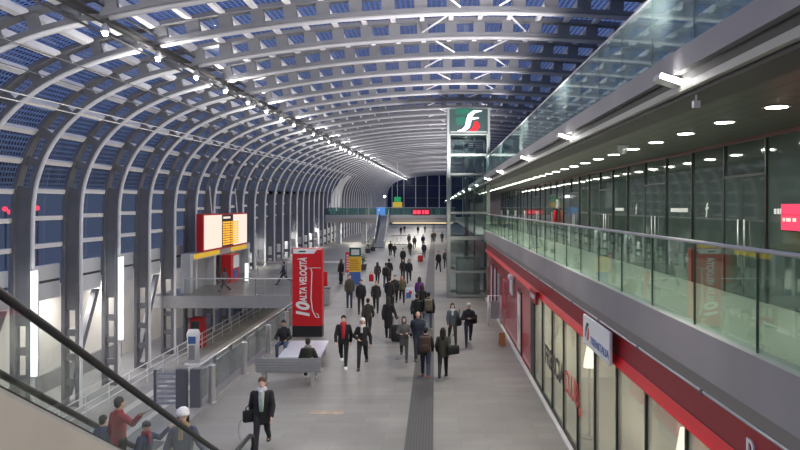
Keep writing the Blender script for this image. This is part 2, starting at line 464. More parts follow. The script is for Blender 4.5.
for i in range(NR):
    Y = Y0+DY*i
    lab = 'small bright roof lamp at the catwalk, %s from the camera end' % ordinal(i+1)
    L = thing('catwalk_lamp', lab, 'lamp', (-9.28, Y-.25, 10.42+rise(Y)), 0, 'lamps along the roof catwalk')
    child(bl if Y < 75 else bl2, 'bulb', L); child(hs, 'lamp_housing', L)
for k, (x, z) in enumerate(((-13.75,9.22),(-13.95,9.02))):
    m = MB(); lbox(m, x-.018, x+.018, z-.018, z+.018, 12, 120)
    tag(m.build('steel_cable', M['white']), ('upper' if k == 0 else 'lower')+' of two thin white cables strung along the curved wall', 'cable', 'cables along the curved wall')
for k, x in enumerate((-12.9,-11.8)):
    m = MB(); lbox(m, x-.015, x+.015, 9.8-.4*k*0+.35*k, 9.83+.35*k, 12, 60)
    tag(m.build('steel_cable', M['steel_dark']), 'thin dark cable under the roof, %s of two beside the catwalk' % ('outer','inner')[k], 'cable', 'dark cables under the roof')
rod = MB().tube([(0,0,0),(1.35,3.4,.02)], .035, 6).mesh('brace_rod', M['tube'])
rod2 = MB().tube([(0,0,0),(-1.35,3.4,.02)], .035, 6).mesh('brace_rod', M['tube'])
for i in range(1, 14):
    Y = Y0+DY*i+.1
    for j, x in enumerate((-.5, 2.2)):
        o = bpy.data.objects.new('brace_rod', rod if (i+j) % 2 else rod2); COL.objects.link(o)
        o.location = (x+(0 if (i+j) % 2 else 1.35), Y, at(s_of(lambda p: p.x >= x))[0].y+.28+rise(Y))
        tag(o, 'thin white slanting brace rod at the crown of the roof, bay %s, %s rod' % (ordinal(i), ('first','second')[j]), 'brace', 'brace rods at the roof crown')

# ------------------------------------------------------------------ floors
def slab(name, x0, x1, y0, y1, z0, z1, m): return struct(MB().box(x0,x1,y0,y1,z0,z1).build(name, m))
slab('floor', -6.2, 7.5, -24.0, 40.6, -.35, 0, M['floor'])
slab('wall_front', -20, 20, -24.3, -24, -3.5, 13, M['conc'])
slab('floor_far', -17.2, 7.5, 40.6, 226, -.35, 0, M['floor'])
slab('floor_lower', -24, -6.2, -24, 120, -3.8, -3.5, M['conc'])
slab('floor_landing', -3.0, 2.9, -24, 4.0, 3.3, 3.6, M['floor'])
struct(MB().box(-.69,-.04,9.0,225,.0,.006).build('trim_1', M['tactile']))
slab('wall_lower', -6.2, -6.0, 9, 40.6, -3.5, -.35, M['conc'])
# pale strips on the lower floor (walkway edges)
for k, (a, b, m) in enumerate(((-13.7,-13.3,'kerb'),(-12.9,-12.5,'grey'),(-12.2,-11.9,'kerb'))):
    struct(MB().box(a,b,8,60,-3.5,-3.47).build('trim_%d' % (k+2), M[m]))

# lower-level back wall and the strip of wall between columns
slab('wall_left', -19.2, -18.9, -24, 230, -3.5, 1.5, M['lowwall'])
slab('wall_left_base', -18.9, -18.7, 6, 40, -3.5, -2.6, M['grey'])
slab('wall_back', -17.0, -16.8, 55.5, 226, 0, 2.9, M['spandrel'])
sp1 = MB().box(-16.75,-16.6,.25,3.35,2.28,2.92).mesh('louvre_panel', M['spandrel'])
sp2 = MB().box(-16.75,-16.6,.25,3.35,1.45,2.16).mesh('louvre_panel', M['spandrel'])
sp3 = MB().box(-16.72,-16.66,.25,3.35,2.16,2.28).mesh('dark_slot', M['recess'])
br = MB().prism([(.4,-3.2),(.75,-3.2),(3.3,1.35),(2.95,1.35)], 'x', -16.85, -16.6).mesh('diagonal_brace', M['steel'])
for i in range(-2, 11):
    Y = Y0+DY*i
    if 43 < Y+1.8 < 56: continue
    t = bpy.data.objects.new('wall_panel', None); COL.objects.link(t); t.location = (0,Y,0); t['kind'] = 'structure'
    child(sp1, 'louvre_panel', t); child(sp2, 'louvre_panel', t); child(sp3, 'dark_slot', t)
    if i % 2 == 0 and Y < 40: child(br, 'diagonal_brace', t)
# emissive white vertical strips on two columns
for Y, lab in ((26.3,'tall bright white vertical strip on the column above the escalator handrail'),(33.5,'tall bright white vertical strip on the column two past the escalator one')):
    t = thing('column_strip', lab, 'wall light', (-15.62,Y,0), 0, 'white strips on the columns')
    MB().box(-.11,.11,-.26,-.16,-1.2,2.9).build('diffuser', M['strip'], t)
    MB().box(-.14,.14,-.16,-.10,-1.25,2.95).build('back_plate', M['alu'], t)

# railing along the edge of the opening in the floor, posts, glass infill
rl = thing('floor_edge_railing', 'long glass railing with steel handrails along the opening in the floor', 'railing')
MB().tube([(-6.55,18.3,1.0),(-6.55,40.6,1.0)], .03, 10).build('handrail', M['inox'], rl, True)
for z in (.78,.60,.42):
    MB().tube([(-6.62,18.3,z),(-6.62,40.6,z)], .014, 8).build('rail_wire', M['inox'], rl, True)
for k in range(14):
    y = 18.4+1.58*k
    MB().box(-6.50,-6.46,y+.05,y+1.52,.08,.86).build('glass_panel', M['glass_rail'], rl)
    MB().box(-6.60,-6.52,y-.04,y+.04,-.3,1.0).build('railing_post', M['steel'], rl)
MB().box(-6.62,-6.2,15.4,40.6,-.4,.03).build('edge_strip', M['fascia'], rl)
# bollards
bo = thing('bollard', 'satin steel bollard by the railing, the one closest to the escalator', 'bollard', (-6.16,18.5,0), 0, 'steel bollards along the railing')
MB().loft([(0,0,0,.13,.13),(0,0,.03,.13,.13),(0,0,.03,.095,.095),(0,0,.98,.095,.095)]).build('post', M['inox'], bo)
MB().loft([(0,0,.98,.10,.10),(0,0,1.03,.10,.10),(0,0,1.06,.06,.06)]).build('cap', M['alu'], bo)
for k in range(1, 5):
    dup(bo, (-6.16,18.5+3.15*k,0), 0, 'satin steel bollard by the railing, %s one along from the escalator' % ordinal(k+1))
# gate at the railing's end
gt = thing('louvred_gate', 'dark steel louvred gate with two square posts beside the escalator foot', 'gate', (-6.75,18.0,0))
for x in (-.05,.33): MB().box(x-.14,x+.14,-.08,.08,0,1.06).build('gate_post', M['steel_dark'], gt, bevel=.01)
g = MB()
for k in range(7): g.box(-.75,-.2,-.02,.02,.1+k*.13,.17+k*.13)
g.build('louvre_slats', M['alu'], gt); MB().box(-.80,-.74,-.03,.03,0,1.02).build('gate_frame', M['steel_dark'], gt)

# white rails on the lower level
wr = thing('lower_railing', 'white tubular railing running beside the columns on the lower level', 'railing')
for z in (-2.5,-2.85,-3.15): MB().tube([(-14.6,14,z),(-14.6,60,z)], .03, 8).build('rail', M['white'], wr, True)
for k in range(24): MB().tube([(-14.6,14+2*k,-3.5),(-14.6,14+2*k,-2.5)], .03, 8).build('railing_post', M['white'], wr)
kx, ky = -14.1, 38.0
t = thing('ticket_validator', 'white rounded kiosk with blue screen on the lower walkway', 'kiosk', (-13.7,38.0,-3.5))
MB().loft([(0,0,0,.55,.4),(0,0,.08,.5,.35)]).build('base', M['white'], t)
MB().loft([(0,0,.08,.36,.26),(0,0,1.3,.34,.24),(0,0,1.7,.40,.26),(0,0,1.95,.30,.2)]).build('body', M['white'], t, True)
MB().box(-.2,.2,-.30,-.22,1.2,1.6).build('screen', M['blue'], t)
MB().box(-.16,.16,-.29,-.25,.3,1.1).build('poster_panel', M['grey'], t)
t = thing('vending_machine', 'red vending machine in the shade under the footbridge', 'vending machine', (-15.05,42.6,-3.5))
MB().box(-.38,.38,-.4,.4,0,1.9).build('body', M['red'], t, bevel=.03); MB().box(-.3,.2,-.42,-.395,.7,1.7).build('display_window', M['glass_dark'], t); MB().box(-.3,.2,-.42,-.395,.2,.42).build('delivery_flap', M['black'], t)

# wide crossing at floor level: its rails
def fence(name, label, x0, x1, y, z=0.0):
    f = thing(name, label, 'railing')
    MB().tube([(x0,y,z+1.05),(x1,y,z+1.05)], .035, 8).build('handrail', M['white'], f, True)
    n = int((x1-x0)/1.85)
    for k in range(n+1):
        x = x0+(x1-x0)*k/n; MB().box(x-.03,x+.03,y-.03,y+.03,z,z+1.03).build('railing_post', M['steel'], f)
    for k in range(n):
        xa = x0+(x1-x0)*k/n+.06; xb = x0+(x1-x0)*(k+1)/n-.06
        MB().box(xa,xb,y-.008,y+.008,z+.1,z+.95).build('glass_panel', M['glass_esc'], f)
    return f
fence('crossing_railing', 'white railed glass fence on the edge of the crossing facing the opening', -15.2, -6.6, 40.75)
fence('crossing_railing', 'white railed glass fence on the back edge of the crossing, behind the walking man', -14.0, -7.2, 53.0)
struct(MB().box(-17.2,-6.2,40.5,40.6,-.72,.02).build('trim_6', M['grey']))

# departures board with its portal
t = thing('departure_board', 'large lit departure board with amber rows between two pale screens', 'departure board', (-15.05,0,0))
ya, yb = 43.0, 52.7
MB().box(-.2,.2,ya-.15,yb+.2,2.5,4.95).build('housing', M['red'], t)
def scr(y0, y1, z0, z1, m, n, x=.2): return MB().box(x,x+.03,y0,y1,z0,z1).build(n, m, t)
scr(ya+.1,ya+3.6,2.62,4.85,M['whitescreen'],'pale_screen'); scr(yb-3.4,yb+.1,2.62,4.85,M['whitescreen'],'pale_screen')
scr(ya+3.7,yb-3.5,2.62,4.85,M['black'],'timetable_panel')
rows = MB()
for r in range(10):
    z = 2.72+r*.17; y = ya+3.8
    for w in (.5,1.3,.45,.7,.6):
        rows.box(.232,.245,y,y+w*.9,z,z+.12); y += w+.05
rows.build('amber_row_tiles', M['amber'], t)
MB().box(.232,.245,ya+3.9,yb-4.2,4.58,4.72).build('header_strip', M['whitescreen'], t)
for y in (45.2,51): MB().tube([(0,y,4.95),(-.2,y+.1,6.8)], .04, 8).build('hanger_rod', M['white'], t)
p = thing('station_portal', 'grey framed entrance portal with yellow sign strip under the departure board', 'portal', (-15.6,0,0))
MB().box(-.3,.3,41.9,55.4,2.0,2.45).build('lintel', M['spandrel'], p)
MB().box(.3,.34,42.5,47.5,2.08,2.38).build('sign_strip', M['yellowstrip'], p); MB().box(.3,.34,50.2,54.3,2.08,2.38).build('sign_strip', M['yellowstrip'], p)
for y in (42.1,46.6,50.8,55.1): MB().box(-.3,.3,y-.22,y+.22,0,2.0).build('pilaster', M['spandrel'], p)
MB().box(-.28,-.2,42.2,55.2,0,2.0).build('back_panel', M['grey'], p)
t = thing('poster_machine', 'red vending machine with a pale poster front inside the portal', 'vending machine', (-14.85,48.6,0), PI/2)
MB().box(-1.0,1.0,-.35,.35,0,2.0).build('body', M['red'], t, bevel=.03); MB().box(-.45,.9,-.38,-.34,1.0,1.9).build('poster', M['white'], t); MB().box(-.4,.5,-.38,-.34,.3,.85).build('display_window', M['blue'], t)
t = thing('light_column', 'short bright white light column at the crossing fence end', 'light', (-13.55,48.2,0))
MB().box(-.1,.1,-.1,.1,0,1.35).build('diffuser', M['strip'], t); MB().box(-.14,.14,-.14,.14,0,.08).build('base', M['grey'], t)

# ------------------------------------------------------------------ right-hand building
XF = 2.95; XS = 3.09; XG = 6.2; YE = 39.6
MB_ = MB().box(XF+.02,XG+.3,-24,120,3.35,3.6); struct(MB_.build('floor_upper', M['balfloor']))
t = struct(MB().box(XF-.06,XF+.14,-6,YE,3.56,4.05).build('trim_7', M['fascia']))
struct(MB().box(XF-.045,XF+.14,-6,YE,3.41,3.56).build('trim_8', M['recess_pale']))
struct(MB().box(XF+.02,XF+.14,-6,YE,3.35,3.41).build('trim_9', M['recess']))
pt = thing('service_pipe', 'thin grey conduit pipe clipped under the balcony fascia', 'pipe')
MB().tube([(XF-.02,4,3.38),(XF-.02,38,3.38)], .022, 8).build('pipe', M['alu'], pt, True)
for k in range(14): MB().box(XF-.05,XF+.03,5+2.3*k,5.05+2.3*k,3.35,3.412).build('clip', M['steel_dark'], pt)
# balcony balustrade
JOINT = mat('green_glass_edge', (.03,.075,.06), .3)
def balustrade(name, label, x, z0, z1, rail, m, y0=2.0, y1=39.19, pitch=1.5):
    b = thing(name, label, 'balustrade')
    n = int((y1-y0)/pitch)
    for k in range(n):
        ya = y1-(k+1)*pitch
        MB().box(x-.009,x+.009,ya+.012,ya+pitch-.012,z0-.1,z1).build('glass_panel', m, b)
        MB().box(x-.010,x+.010,ya-.010,ya+.010,z0-.02,z1).build('joint_seam', JOINT, b)
    if rail: MB().tube([(x,y0,z1+.02),(x,y1,z1+.02)], .023, 10).build('handrail', M['rail'], b, True)
    else: MB().box(x-.018,x+.018,y0,y1,z1-.005,z1+.035).build('top_cap', M['alu'], b)
    return b
balustrade('balcony_balustrade', 'glass balcony balustrade with round steel handrail above the grey fascia', XF+.03, 4.05, 4.98, True, M['glass'])
# upper terrace: fascia, stepped underside, soffit
ZF0, ZF1 = CZ+.543*XF, CZ+.635*XF
struct(MB().box(XF-.06,XF+.2,-6,218,ZF0,ZF1).build('trim_10', M['fascia']))
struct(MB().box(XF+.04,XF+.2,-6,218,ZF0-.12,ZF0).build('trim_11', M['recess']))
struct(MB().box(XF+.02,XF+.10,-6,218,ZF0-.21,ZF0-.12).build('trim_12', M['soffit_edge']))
struct(MB().box(XF+.10,XF+.55,-6,218,ZF0-.27,ZF0-.12).build('trim_13', M['recess']))  # dark strip drawn for the shadow band before the soffit
struct(MB().box(XF+.22,19.5,-24,120,CZ+1.36,CZ+1.5).build('ceiling_balcony', M['soffit']))
struct(MB().box(XF+.2,19.5,-24,120,ZF0-.1,ZF1-.1).build('floor_terrace', M['conc']))
balustrade('terrace_balustrade', 'tall glass balustrade panels of the upper terrace with slim top cap', XF+.03, ZF1, CZ+.967*XF, False, M['glass_up'], 2.0)
# recessed downlights
dl = thing('recessed_downlight', 'round recessed downlight in the balcony soffit, the one closest overhead', 'downlight', (4.62,9.06,CZ+1.355), 0, 'downlights in the balcony soffit')
MB().loft([(0,0,-.012,.14,.14),(0,0,-.004,.14,.14)]).build('lens', M['dlamp'], dl)
MB().loft([(0,0,-.008,.18,.18),(0,0,.0,.18,.18)]).build('trim_ring', M['alu'], dl)
NDL = 32
for k in range(NDL):
    Y = 7.4+1.65*k
    if k != 1: dup(dl, (4.62,Y,CZ+1.355), 0, 'round recessed downlight in the balcony soffit, %s of the row from the camera end' % ordinal(k+1))
# floodlights on the terrace fascia
fd = thing('floodlight', 'white bar floodlight on a bracket under the terrace fascia, the largest', 'floodlight', (XF-.06,8.2,CZ+.51*XF), 0, 'floodlights along the terrace fascia')
MB().prism([(-.19,.05),(.17,-.07),(.19,.0),(-.17,.12)], 'y', -.12, .14).build('lamp_body', M['alu'], fd, bevel=.01)
MB().prism([(-.18,.055),(.16,-.06),(.175,.0),(-.165,.105)], 'y', -.15, -.12).build('lamp_glass', M['lamp'], fd)
MB().box(.05,.13,-.02,.06,.0,.12).build('bracket', M['steel_dark'], fd)
FLY = (14.8,21.3,29.6,37.0,47,57,67,79,93,108,125,145,165)  # entries past the lift tower are unseen floods added to brighten the far vault
for k, Y in enumerate(FLY): dup(fd, (XF-.06,Y,CZ+.51*XF), 0, 'white bar floodlight on a bracket under the terrace fascia, %s along the row' % ordinal(k+2))
cc = thing('dome_camera', 'small pale dome camera hanging from the balcony soffit', 'security camera', (4.15,14.8,CZ+1.36))
MB().ell((0,0,-.1), (.1,.1,.1)).build('dome', M['alu'], cc, True); MB().loft([(0,0,-.08,.12,.12),(0,0,0,.12,.12)]).build('base', M['white'], cc)
ws = thing('sensor_bracket', 'small white sensor on an arm below the terrace fascia', 'sensor', (XF+.15,7.95,CZ+1.36))
MB().tube([(0,0,0),(0,0,-.12)], .012, 6).build('arm', M['white'], ws); MB().box(-.04,.04,-.03,.03,-.18,-.1).build('sensor_body', M['white'], ws)
# back glass wall of the balcony, mullions, doors
ys = [10.7+1.8*k for k in range(-9, 30)]
wg = bpy.data.objects.new('wall_right', None); COL.objects.link(wg); wg['kind'] = 'structure'; wg['label'] = 'dark green glass wall behind the balcony'
for k in range(len(ys)-1):
    MB().box(XG,XG+.03,ys[k],ys[k+1],3.6,CZ+1.36).build('glass_pane', M['glass_dark'], wg)
    MB().box(XG-.04,XG+.02,ys[k]-.025,ys[k]+.025,3.6,CZ+1.36).build('mullion', M['mullion'], wg)
MB().box(XG-.05,XG+.02,-5,62,CZ+1.30,CZ+1.36).build('head_rail', mat('dull_red_rail', (.22,.09,.09), .4, .2), wg)
MB().box(XG+.03,XG+.2,-24,120,3.6,CZ+1.36).build('backing', M['black'], wg)
doors = [1+3*0, 4, 7, 10, 13]
dn = 0
for k in range(len(ys)-1):
    if k % 3 != 1: continue
    dn += 1
    d = bpy.data.objects.new('door_%d' % dn, None); COL.objects.link(d); d['kind'] = 'structure'; d['label'] = 'dark glass double door in the balcony wall'
    y0, y1 = ys[k]+.06, ys[k+1]-.06; ym = (y0+y1)/2
    lv = [MB().box(XG-.03,XG-.002,a,b,3.62,6.0).build('leaf', M['glass_dark'], d) for a, b in ((y0,ym-.01),(ym+.01,y1))]
    MB().box(XG-.05,XG,y0-.03,y1+.03,6.0,6.05).build('head_frame', M['mullion'], d)
    for q, y in enumerate((ym-.14,ym+.14)): MB().tube([(XG-.08,y,4.2),(XG-.08,y,5.15)], .016, 8).build('handle', M['inox'], lv[q], True)

# logo of the railway: dark green wing, white stroke, red foot
def stroke(mb, pts, w, axis_fn, d0, d1):
    L, Rr = [], []
    for i, p in enumerate(pts):
        a = Vector(pts[max(i-1,0)]); b = Vector(pts[min(i+1,len(pts)-1)]); t = (b-a).normalized(); n = Vector((-t.y,t.x)); wi = w[i]/2
        L.append(Vector(p)+n*wi); Rr.append(Vector(p)-n*wi)
    n0 = len(mb.v); k = len(pts)
    for d in (d0, d1):
        mb.v += [axis_fn(q, d) for q in L]+[axis_fn(q, d) for q in Rr]
    for i in range(k-1):
        a, b, c, e = n0+i, n0+i+1, n0+k+i+1, n0+k+i
        mb.f.append((a,b,c,e)); o = 2*k; mb.f.append((e+o,c+o,b+o,a+o))
        mb.f.append((a,b,b+o,a+o)); mb.f.append((c,e,e+o,c+o))
def logo(parent, fn, sc, bg=True, white='white', rim=True):
    F2 = lambda q, d: fn(q.x*sc, q.y*sc, d)
    if bg:
        m = MB(); stroke(m, [(-.50,.38),(-.2,.40),(.15,.40),(.5,.36)], [.22,.24,.2,.05], F2, .0, .012); m.build('logo_green_wing', M['green'], parent)
        m = MB(); stroke(m, [(-.46,-.02),(-.3,.02),(-.12,.1)], [.3,.36,.2], F2, .0, .012); m.build('logo_green_wing', M['green'], parent)
    m = MB(); stroke(m, [(-.42,-.42),(-.2,-.38),(-.05,-.22),(.0,0),(.05,.22),(.2,.38),(.5,.42)], [.05,.14,.19,.2,.19,.13,.03], F2, .012, .02)
    m.build('logo_stroke', M[white], parent)
    m = MB(); stroke(m, [(-.08,.08),(.12,.1),(.38,.13)], [.09,.1,.05], F2, .012, .021); m.build('logo_crossbar', M[white], parent)
    m = MB(); stroke(m, [(.02,-.42),(.2,-.36),(.3,-.2),(.26,-.02)], [.06,.2,.26,.12], F2, .006, .016); m.build('logo_red_foot', M['red'], parent)
wl = M['white']
for k, (py_, txt) in enumerate(((13.0,None),(17.2,None),(20.5,None))):
    pass
for k, Y in enumerate((15.25,20.6)):
    t = thing('door_logo_sticker', 'small white logo sticker on the balcony glass, %s of two' % ('beside the double doors' if k == 0 else 'further along',), 'sticker', (XG-.012,Y,5.33))
    fnl = lambda a, b, d: (-d, -a, b)
    m = MB(); stroke(m, [(-.05,-.16),(-.01,-.1),(0,0),(.01,.1),(.06,.16)], [.03,.05,.06,.05,.03], lambda q, d: (-d,-q.x,q.y), 0, .006); m.build('sticker_stroke', wl, t)
    m = MB(); stroke(m, [(-.07,.03),(.09,.05)], [.05,.05], lambda q, d: (-d,-q.x,q.y), 0, .006); m.build('sticker_bar', wl, t)
for k, (y0, y1) in enumerate(((16.4,17.6),(22.0,23.0),(11.7,12.25))):
    t = thing('door_caption_sticker', 'narrow white caption strip on the balcony glass, %s' % ('between the two door pairs','far along near the extinguisher','beside the red screen')[k], 'sticker', (XG-.012,0,5.32))
    n = 9 if k < 2 else 5; w = (y1-y0)/n; m = MB()
    for j in range(n): m.box(-.008,0,y0+w*j,y0+w*j+w*.72,-.05,.05)
    m.build('caption_text', wl, t)
rs = thing('red_screen', 'glowing red information screen on the balcony glass wall', 'screen', (XG-.05,11.45,0))
MB().box(-.06,.02,-.32,.34,4.98,5.47).build('housing', M['black'], rs)
MB().box(-.07,-.058,-.30,.32,5.0,5.26).build('screen', M['redscreen'], rs)
MB().box(-.07,-.058,-.30,.32,5.27,5.45).build('header_panel', M['redscreen'], rs)
for j, (y, w) in enumerate(((.22,.07),(.12,.04),(.05,.1),(-.12,.1))): MB().box(-.078,-.07,y-w/2,y+w/2,5.15,5.21).build('lit_letter', M['whitescreen'], rs)
ex = thing('fire_extinguisher', 'red fire extinguisher hung on the balcony glass wall', 'fire extinguisher', (XG-.14,33.8,4.62))
MB().loft([(0,0,0,.11,.11),(0,0,.55,.11,.11),(0,0,.64,.04,.04)]).build('cylinder', M['red'], ex, True); MB().tube([(0,0,.62),(0,0,.74)], .03, 8).build('valve', M['black'], ex); MB().tube([(0,0,.70),(-.1,0,.66),(-.12,0,.3)], .015, 6).build('hose', M['black'], ex)
rd = thing('round_wall_sign', 'round white sign above the red extinguisher', 'sign', (XG-.06,33.8,5.55))
MB().tube([(0,0,0),(.05,0,0)], .24, 20).build('disc', M['white'], rd); MB().tube([(-.01,0,0),(0,0,0)], .15, 20).build('disc_centre', M['grey'], rd)

# shop front below the balcony
YR = 21.6
sf = thing('glazed_shopfront', 'glazed cream-lit shop front with black frames under the red fascia', 'shop front')
ysf = [20.75-1.57*k for k in range(0, 10)]
for k in range(len(ysf)-1):
    MB().box(XS,XS+.02,ysf[k+1]+.03,ysf[k]-.03,.12,2.74).build('glass_pane', M['glass_shop'], sf)
for y in ysf: MB().box(XS-.03,XS+.06,y-.03,y+.03,.06,2.74).build('mullion', M['mullion'], sf)
MB().box(XS-.04,XS+.06,6.6,21.0,.02,.12).build('sill', M['mullion'], sf)
MB().box(XS-.02,XS+.02,20.78,21.55,0,2.74).build('entry_panel', M['mullion'], sf)
rb = thing('red_fascia', 'long red fascia band over the shop fronts, dark above and bright below', 'fascia')
MB().box(XS-.06,XS+.2,4,YE,2.95,3.35).build('upper_band', M['darkred'], rb)
MB().prism([(XS-.06,2.95),(XS+.2,2.95),(XS+.2,2.79),(XS-.13,2.79),(XS-.13,2.81)], 'y', 4, YE).build('lower_band', mat('red_band_lit_from_above', (.80,.014,.02), .4), rb)  # brighter red carries the light falling on this band from above
MB().box(XS-.065,XS-.06,4,YE,2.95,2.96).build('joint_strip', M['recess'], rb)
text_obj('R', .36, M['white'], rb, (XS-.075,6.5,2.93), (PI/2,0,-PI/2), .02)
struct(MB().box(XS-.14,XS-.03,6,YE,0,.07).build('baseboard_right', M['kerb']))
# lettering on the glass
lt = thing('shop_lettering', 'black and red club name lettering stuck along the shop glass', 'lettering', (XS-.036,18.6,1.12))
text_obj('FRECCIA', .70, M['black'], lt, (0,0,0), (PI/2,0,-PI/2), .006, 'black_lettering', 2.65, 0, 'LEFT', .022)
text_obj('CLUB', .70, M['red'], lt, (0,-2.78,0), (PI/2,0,-PI/2), .006, 'red_lettering', 1.55, 0, 'LEFT', .012)
MB().box(-.004,.004,-4.55,-4.37,-.14,.03).build('red_square', M['red'], lt)
# interior of the shop
struct(MB().box(6.6,6.8,4,21.4,0,3.3).build('wall_shop', M['cream'])); struct(MB().box(XS+.3,6.8,21.2,21.4,0,3.3).build('wall_shop_end', M['cream']))
struct(MB().box(XS+.3,6.8,4,39.6,2.95,3.3).build('ceiling_shop', M['white']))
for k in range(4):
    t = thing('shop_shelf', 'tall dark shelf unit inside the lit shop, %s from the entrance' % ordinal(k+1), 'shelf', (5.6,18.6-3.1*k,0), 0, 'shelves in the lit shop')
    MB().box(-.2,.2,-.7,.7,0,.9).build('cabinet', M['grey'], t); MB().box(-.2,-.15,-.7,.7,.9,2.3).build('back_board', M['cream'], t)
    MB().box(-.4,-.15,-.6,.6,1.5,1.54).build('shelf_board', M['red'], t)  # red of the board imitates the fascia reflected in the glass
for k in range(5):
    t = thing('shop_ceiling_lamp', 'warm round ceiling lamp glowing inside the shop, %s from the entrance' % ordinal(k+1), 'lamp', (4.4,19.2-2.9*k,2.95), 0, 'ceiling lamps in the shop')
    MB().loft([(0,0,-.07,.28,.28),(0,0,-.02,.3,.3)]).build('diffuser', M['warm'], t); MB().loft([(0,0,-.02,.31,.31),(0,0,0,.31,.31)]).build('rim', M['alu'], t)
CONE = emit('cone_lamp', (1,.93,.75), 3)
for k, (x, y, zb) in enumerate(((3.6,9.7,1.6),(3.62,15.7,1.65))):
    lp = thing('standing_lamp', ('bright white cone lamp behind the shop glass, well past the hanging sign','bright white cone lamp behind the shop glass, just under the hanging sign')[k], 'lamp', (x,y,0), 0, 'cone lamps in the shop')
    MB().loft([(0,0,zb,.15,.15),(0,0,zb+.3,.10,.10),(0,0,zb+.6,.05,.05)]).build('shade', CONE, lp, True); MB().tube([(0,0,0),(0,0,zb+.05)], .03, 8).build('stand', M['black'], lp); MB().loft([(0,0,0,.2,.2),(0,0,.03,.2,.2)]).build('base', M['black'], lp)
for k, (y, w) in enumerate(((11.9,1.1),(13.6,.8),(10.4,.9),(17.3,.7))):  # added red sheets imitate the fascia's reflection in the shop glass
    pt_ = thing('reflection_sheet', ('wide red sheet behind the shop glass standing in for a reflection','red reflection sheet behind the shop glass under the white sign','red reflection sheet behind the shop glass beside the cone lamp','red reflection sheet behind the club lettering')[k], 'poster', (4.1,y,0), 0, 'red reflection sheets in the shop')
    MB().box(-.02,.02,-w/2,w/2,1.5,2.5).build('poster_sheet', M['red'], pt_); MB().box(-.03,.03,-w/2,w/2,2.5,2.55).build('sheet_rail', M['alu'], pt_)
    for q in (-1,1): MB().tube([(0,q*w*.4,2.55),(0,q*w*.4,2.95)], .006, 6).build('wire', M['alu'], pt_)
# red clad part of the wall towards the tower
rw = struct(MB().box(XS,XS+.25,YR,YE,.07,2.78).build('wall_red', mat('glossy_red_cladding', (.42,.016,.03), .18, 0, .15, .5)))
for k, (y, w) in enumerate(((24.4,1.0),(36.3,.9),(34.2,.9))):
    d = thing('shop_side_door', 'narrow %s' % ('pale glazed door in the red wall beside the posters','pale door in the red wall, closest to the lift tower','pale door in the red wall, one before the tower end')[k], 'door', (XS,y,0))
    MB().box(-.03,0,-w/2,w/2,.08,2.35).build('door_frame', M['mullion'], d); MB().box(-.04,-.03,-w/2+.08,w/2-.08,.2,2.25).build('door_glass', M['cream'] if k == 0 else M['spandrel'], d)
    MB().tube([(-.09,-w/2+.16,.9),(-.09,-w/2+.16,1.5)], .015, 8).build('handle', M['inox'], d)
for k, (y, z0, z1, w, m) in enumerate(((24.9-.2+2.0,1.9,2.75,1.1,'spandrel'),(29.4,.9,2.2,1.2,'red'),(32.0,.9,2.2,1.0,'grey'))):
    d = thing('wall_poster', ('pale grey poster frame high on the red wall','red poster frame on the red wall between doors','dark grey poster frame on the red wall')[k], 'poster', (XS-.01,y,0))
    MB().box(-.05,0,-w/2,w/2,z0,z1).build('poster_frame', M['alu'], d); MB().box(-.06,-.05,-w/2+.05,w/2-.05,z0+.05,z1-.05).build('poster_sheet', M[m], d)
cm = thing('wall_camera', 'white bullet security camera on an arm on the red wall', 'security camera', (XS-.04,24.6,2.85))
MB().tube([(0,0,0),(-.25,0,-.02)], .03, 8).build('arm', M['white'], cm); MB().box(-.36,-.2,-.30,.2,-.1,.06).build('camera_body', M['white'], cm, bevel=.02)
# hanging white sign
sg = thing('hanging_sign', 'white sign with railway logo and company name in front of the red fascia', 'sign', (XF-.05,0,0))
y1s, y0s = 12.9, 10.95
MB().box(-.05,.0,y0s,y1s,2.80,3.345).build('sign_board', M['white'], sg, bevel=.008)
zc = 3.07
fn = lambda a, b, d: (-.05-d, y1s-.36-a, zc+b)
m = MB(); stroke(m, [(-.14,-.12),(-.1,.02),(-.02,.12),(.12,.15)], [.05,.1,.1,.03], lambda q, d: fn(q.x,q.y,d), .001, .006); m.build('logo_green_wing', M['green'], sg)
m = MB(); stroke(m, [(-.02,-.16),(.06,-.1),(.1,0),(.1,.08)], [.03,.1,.1,.05], lambda q, d: fn(q.x,q.y,d), .001, .006); m.build('logo_red_foot', M['red'], sg)
text_obj('TRENITALIA', .2, M['blue'], sg, (-.055,y1s-.62,zc-.17), (PI/2,0,-PI/2), .006, 'sign_lettering', 1.3)
s2 = thing('hanging_sign', 'small dark red sign box with pale lettering further along the fascia', 'sign', (XS-.19,19.6,0))
MB().box(-.05,.04,-.6,.6,2.62,2.98).build('sign_board', M['darkred'], s2); m = MB()
for j in range(6): m.box(-.056,-.05,-.4+.14*j,-.31+.14*j,2.74,2.86)
m.build('text_logo', M['spandrel'], s2)
for k, (px, py) in enumerate(((5,209),(37,208),(10,212))):
    t = thing('street_signal', ('red signal light glowing outside beyond the curved wall','single red signal light outside between two columns','second red signal light just below the first outside')[k], 'signal light', ((px-VX)*34/F,34,CZ-(py-VY)*34/F))
    MB().ell((0,0,0), (.13,.13,.13)).build('lens', M['redscreen'], t, True); MB().tube([(0,.05,-9),(0,.05,0)], .05, 6).build('mast', M['steel_dark'], t)
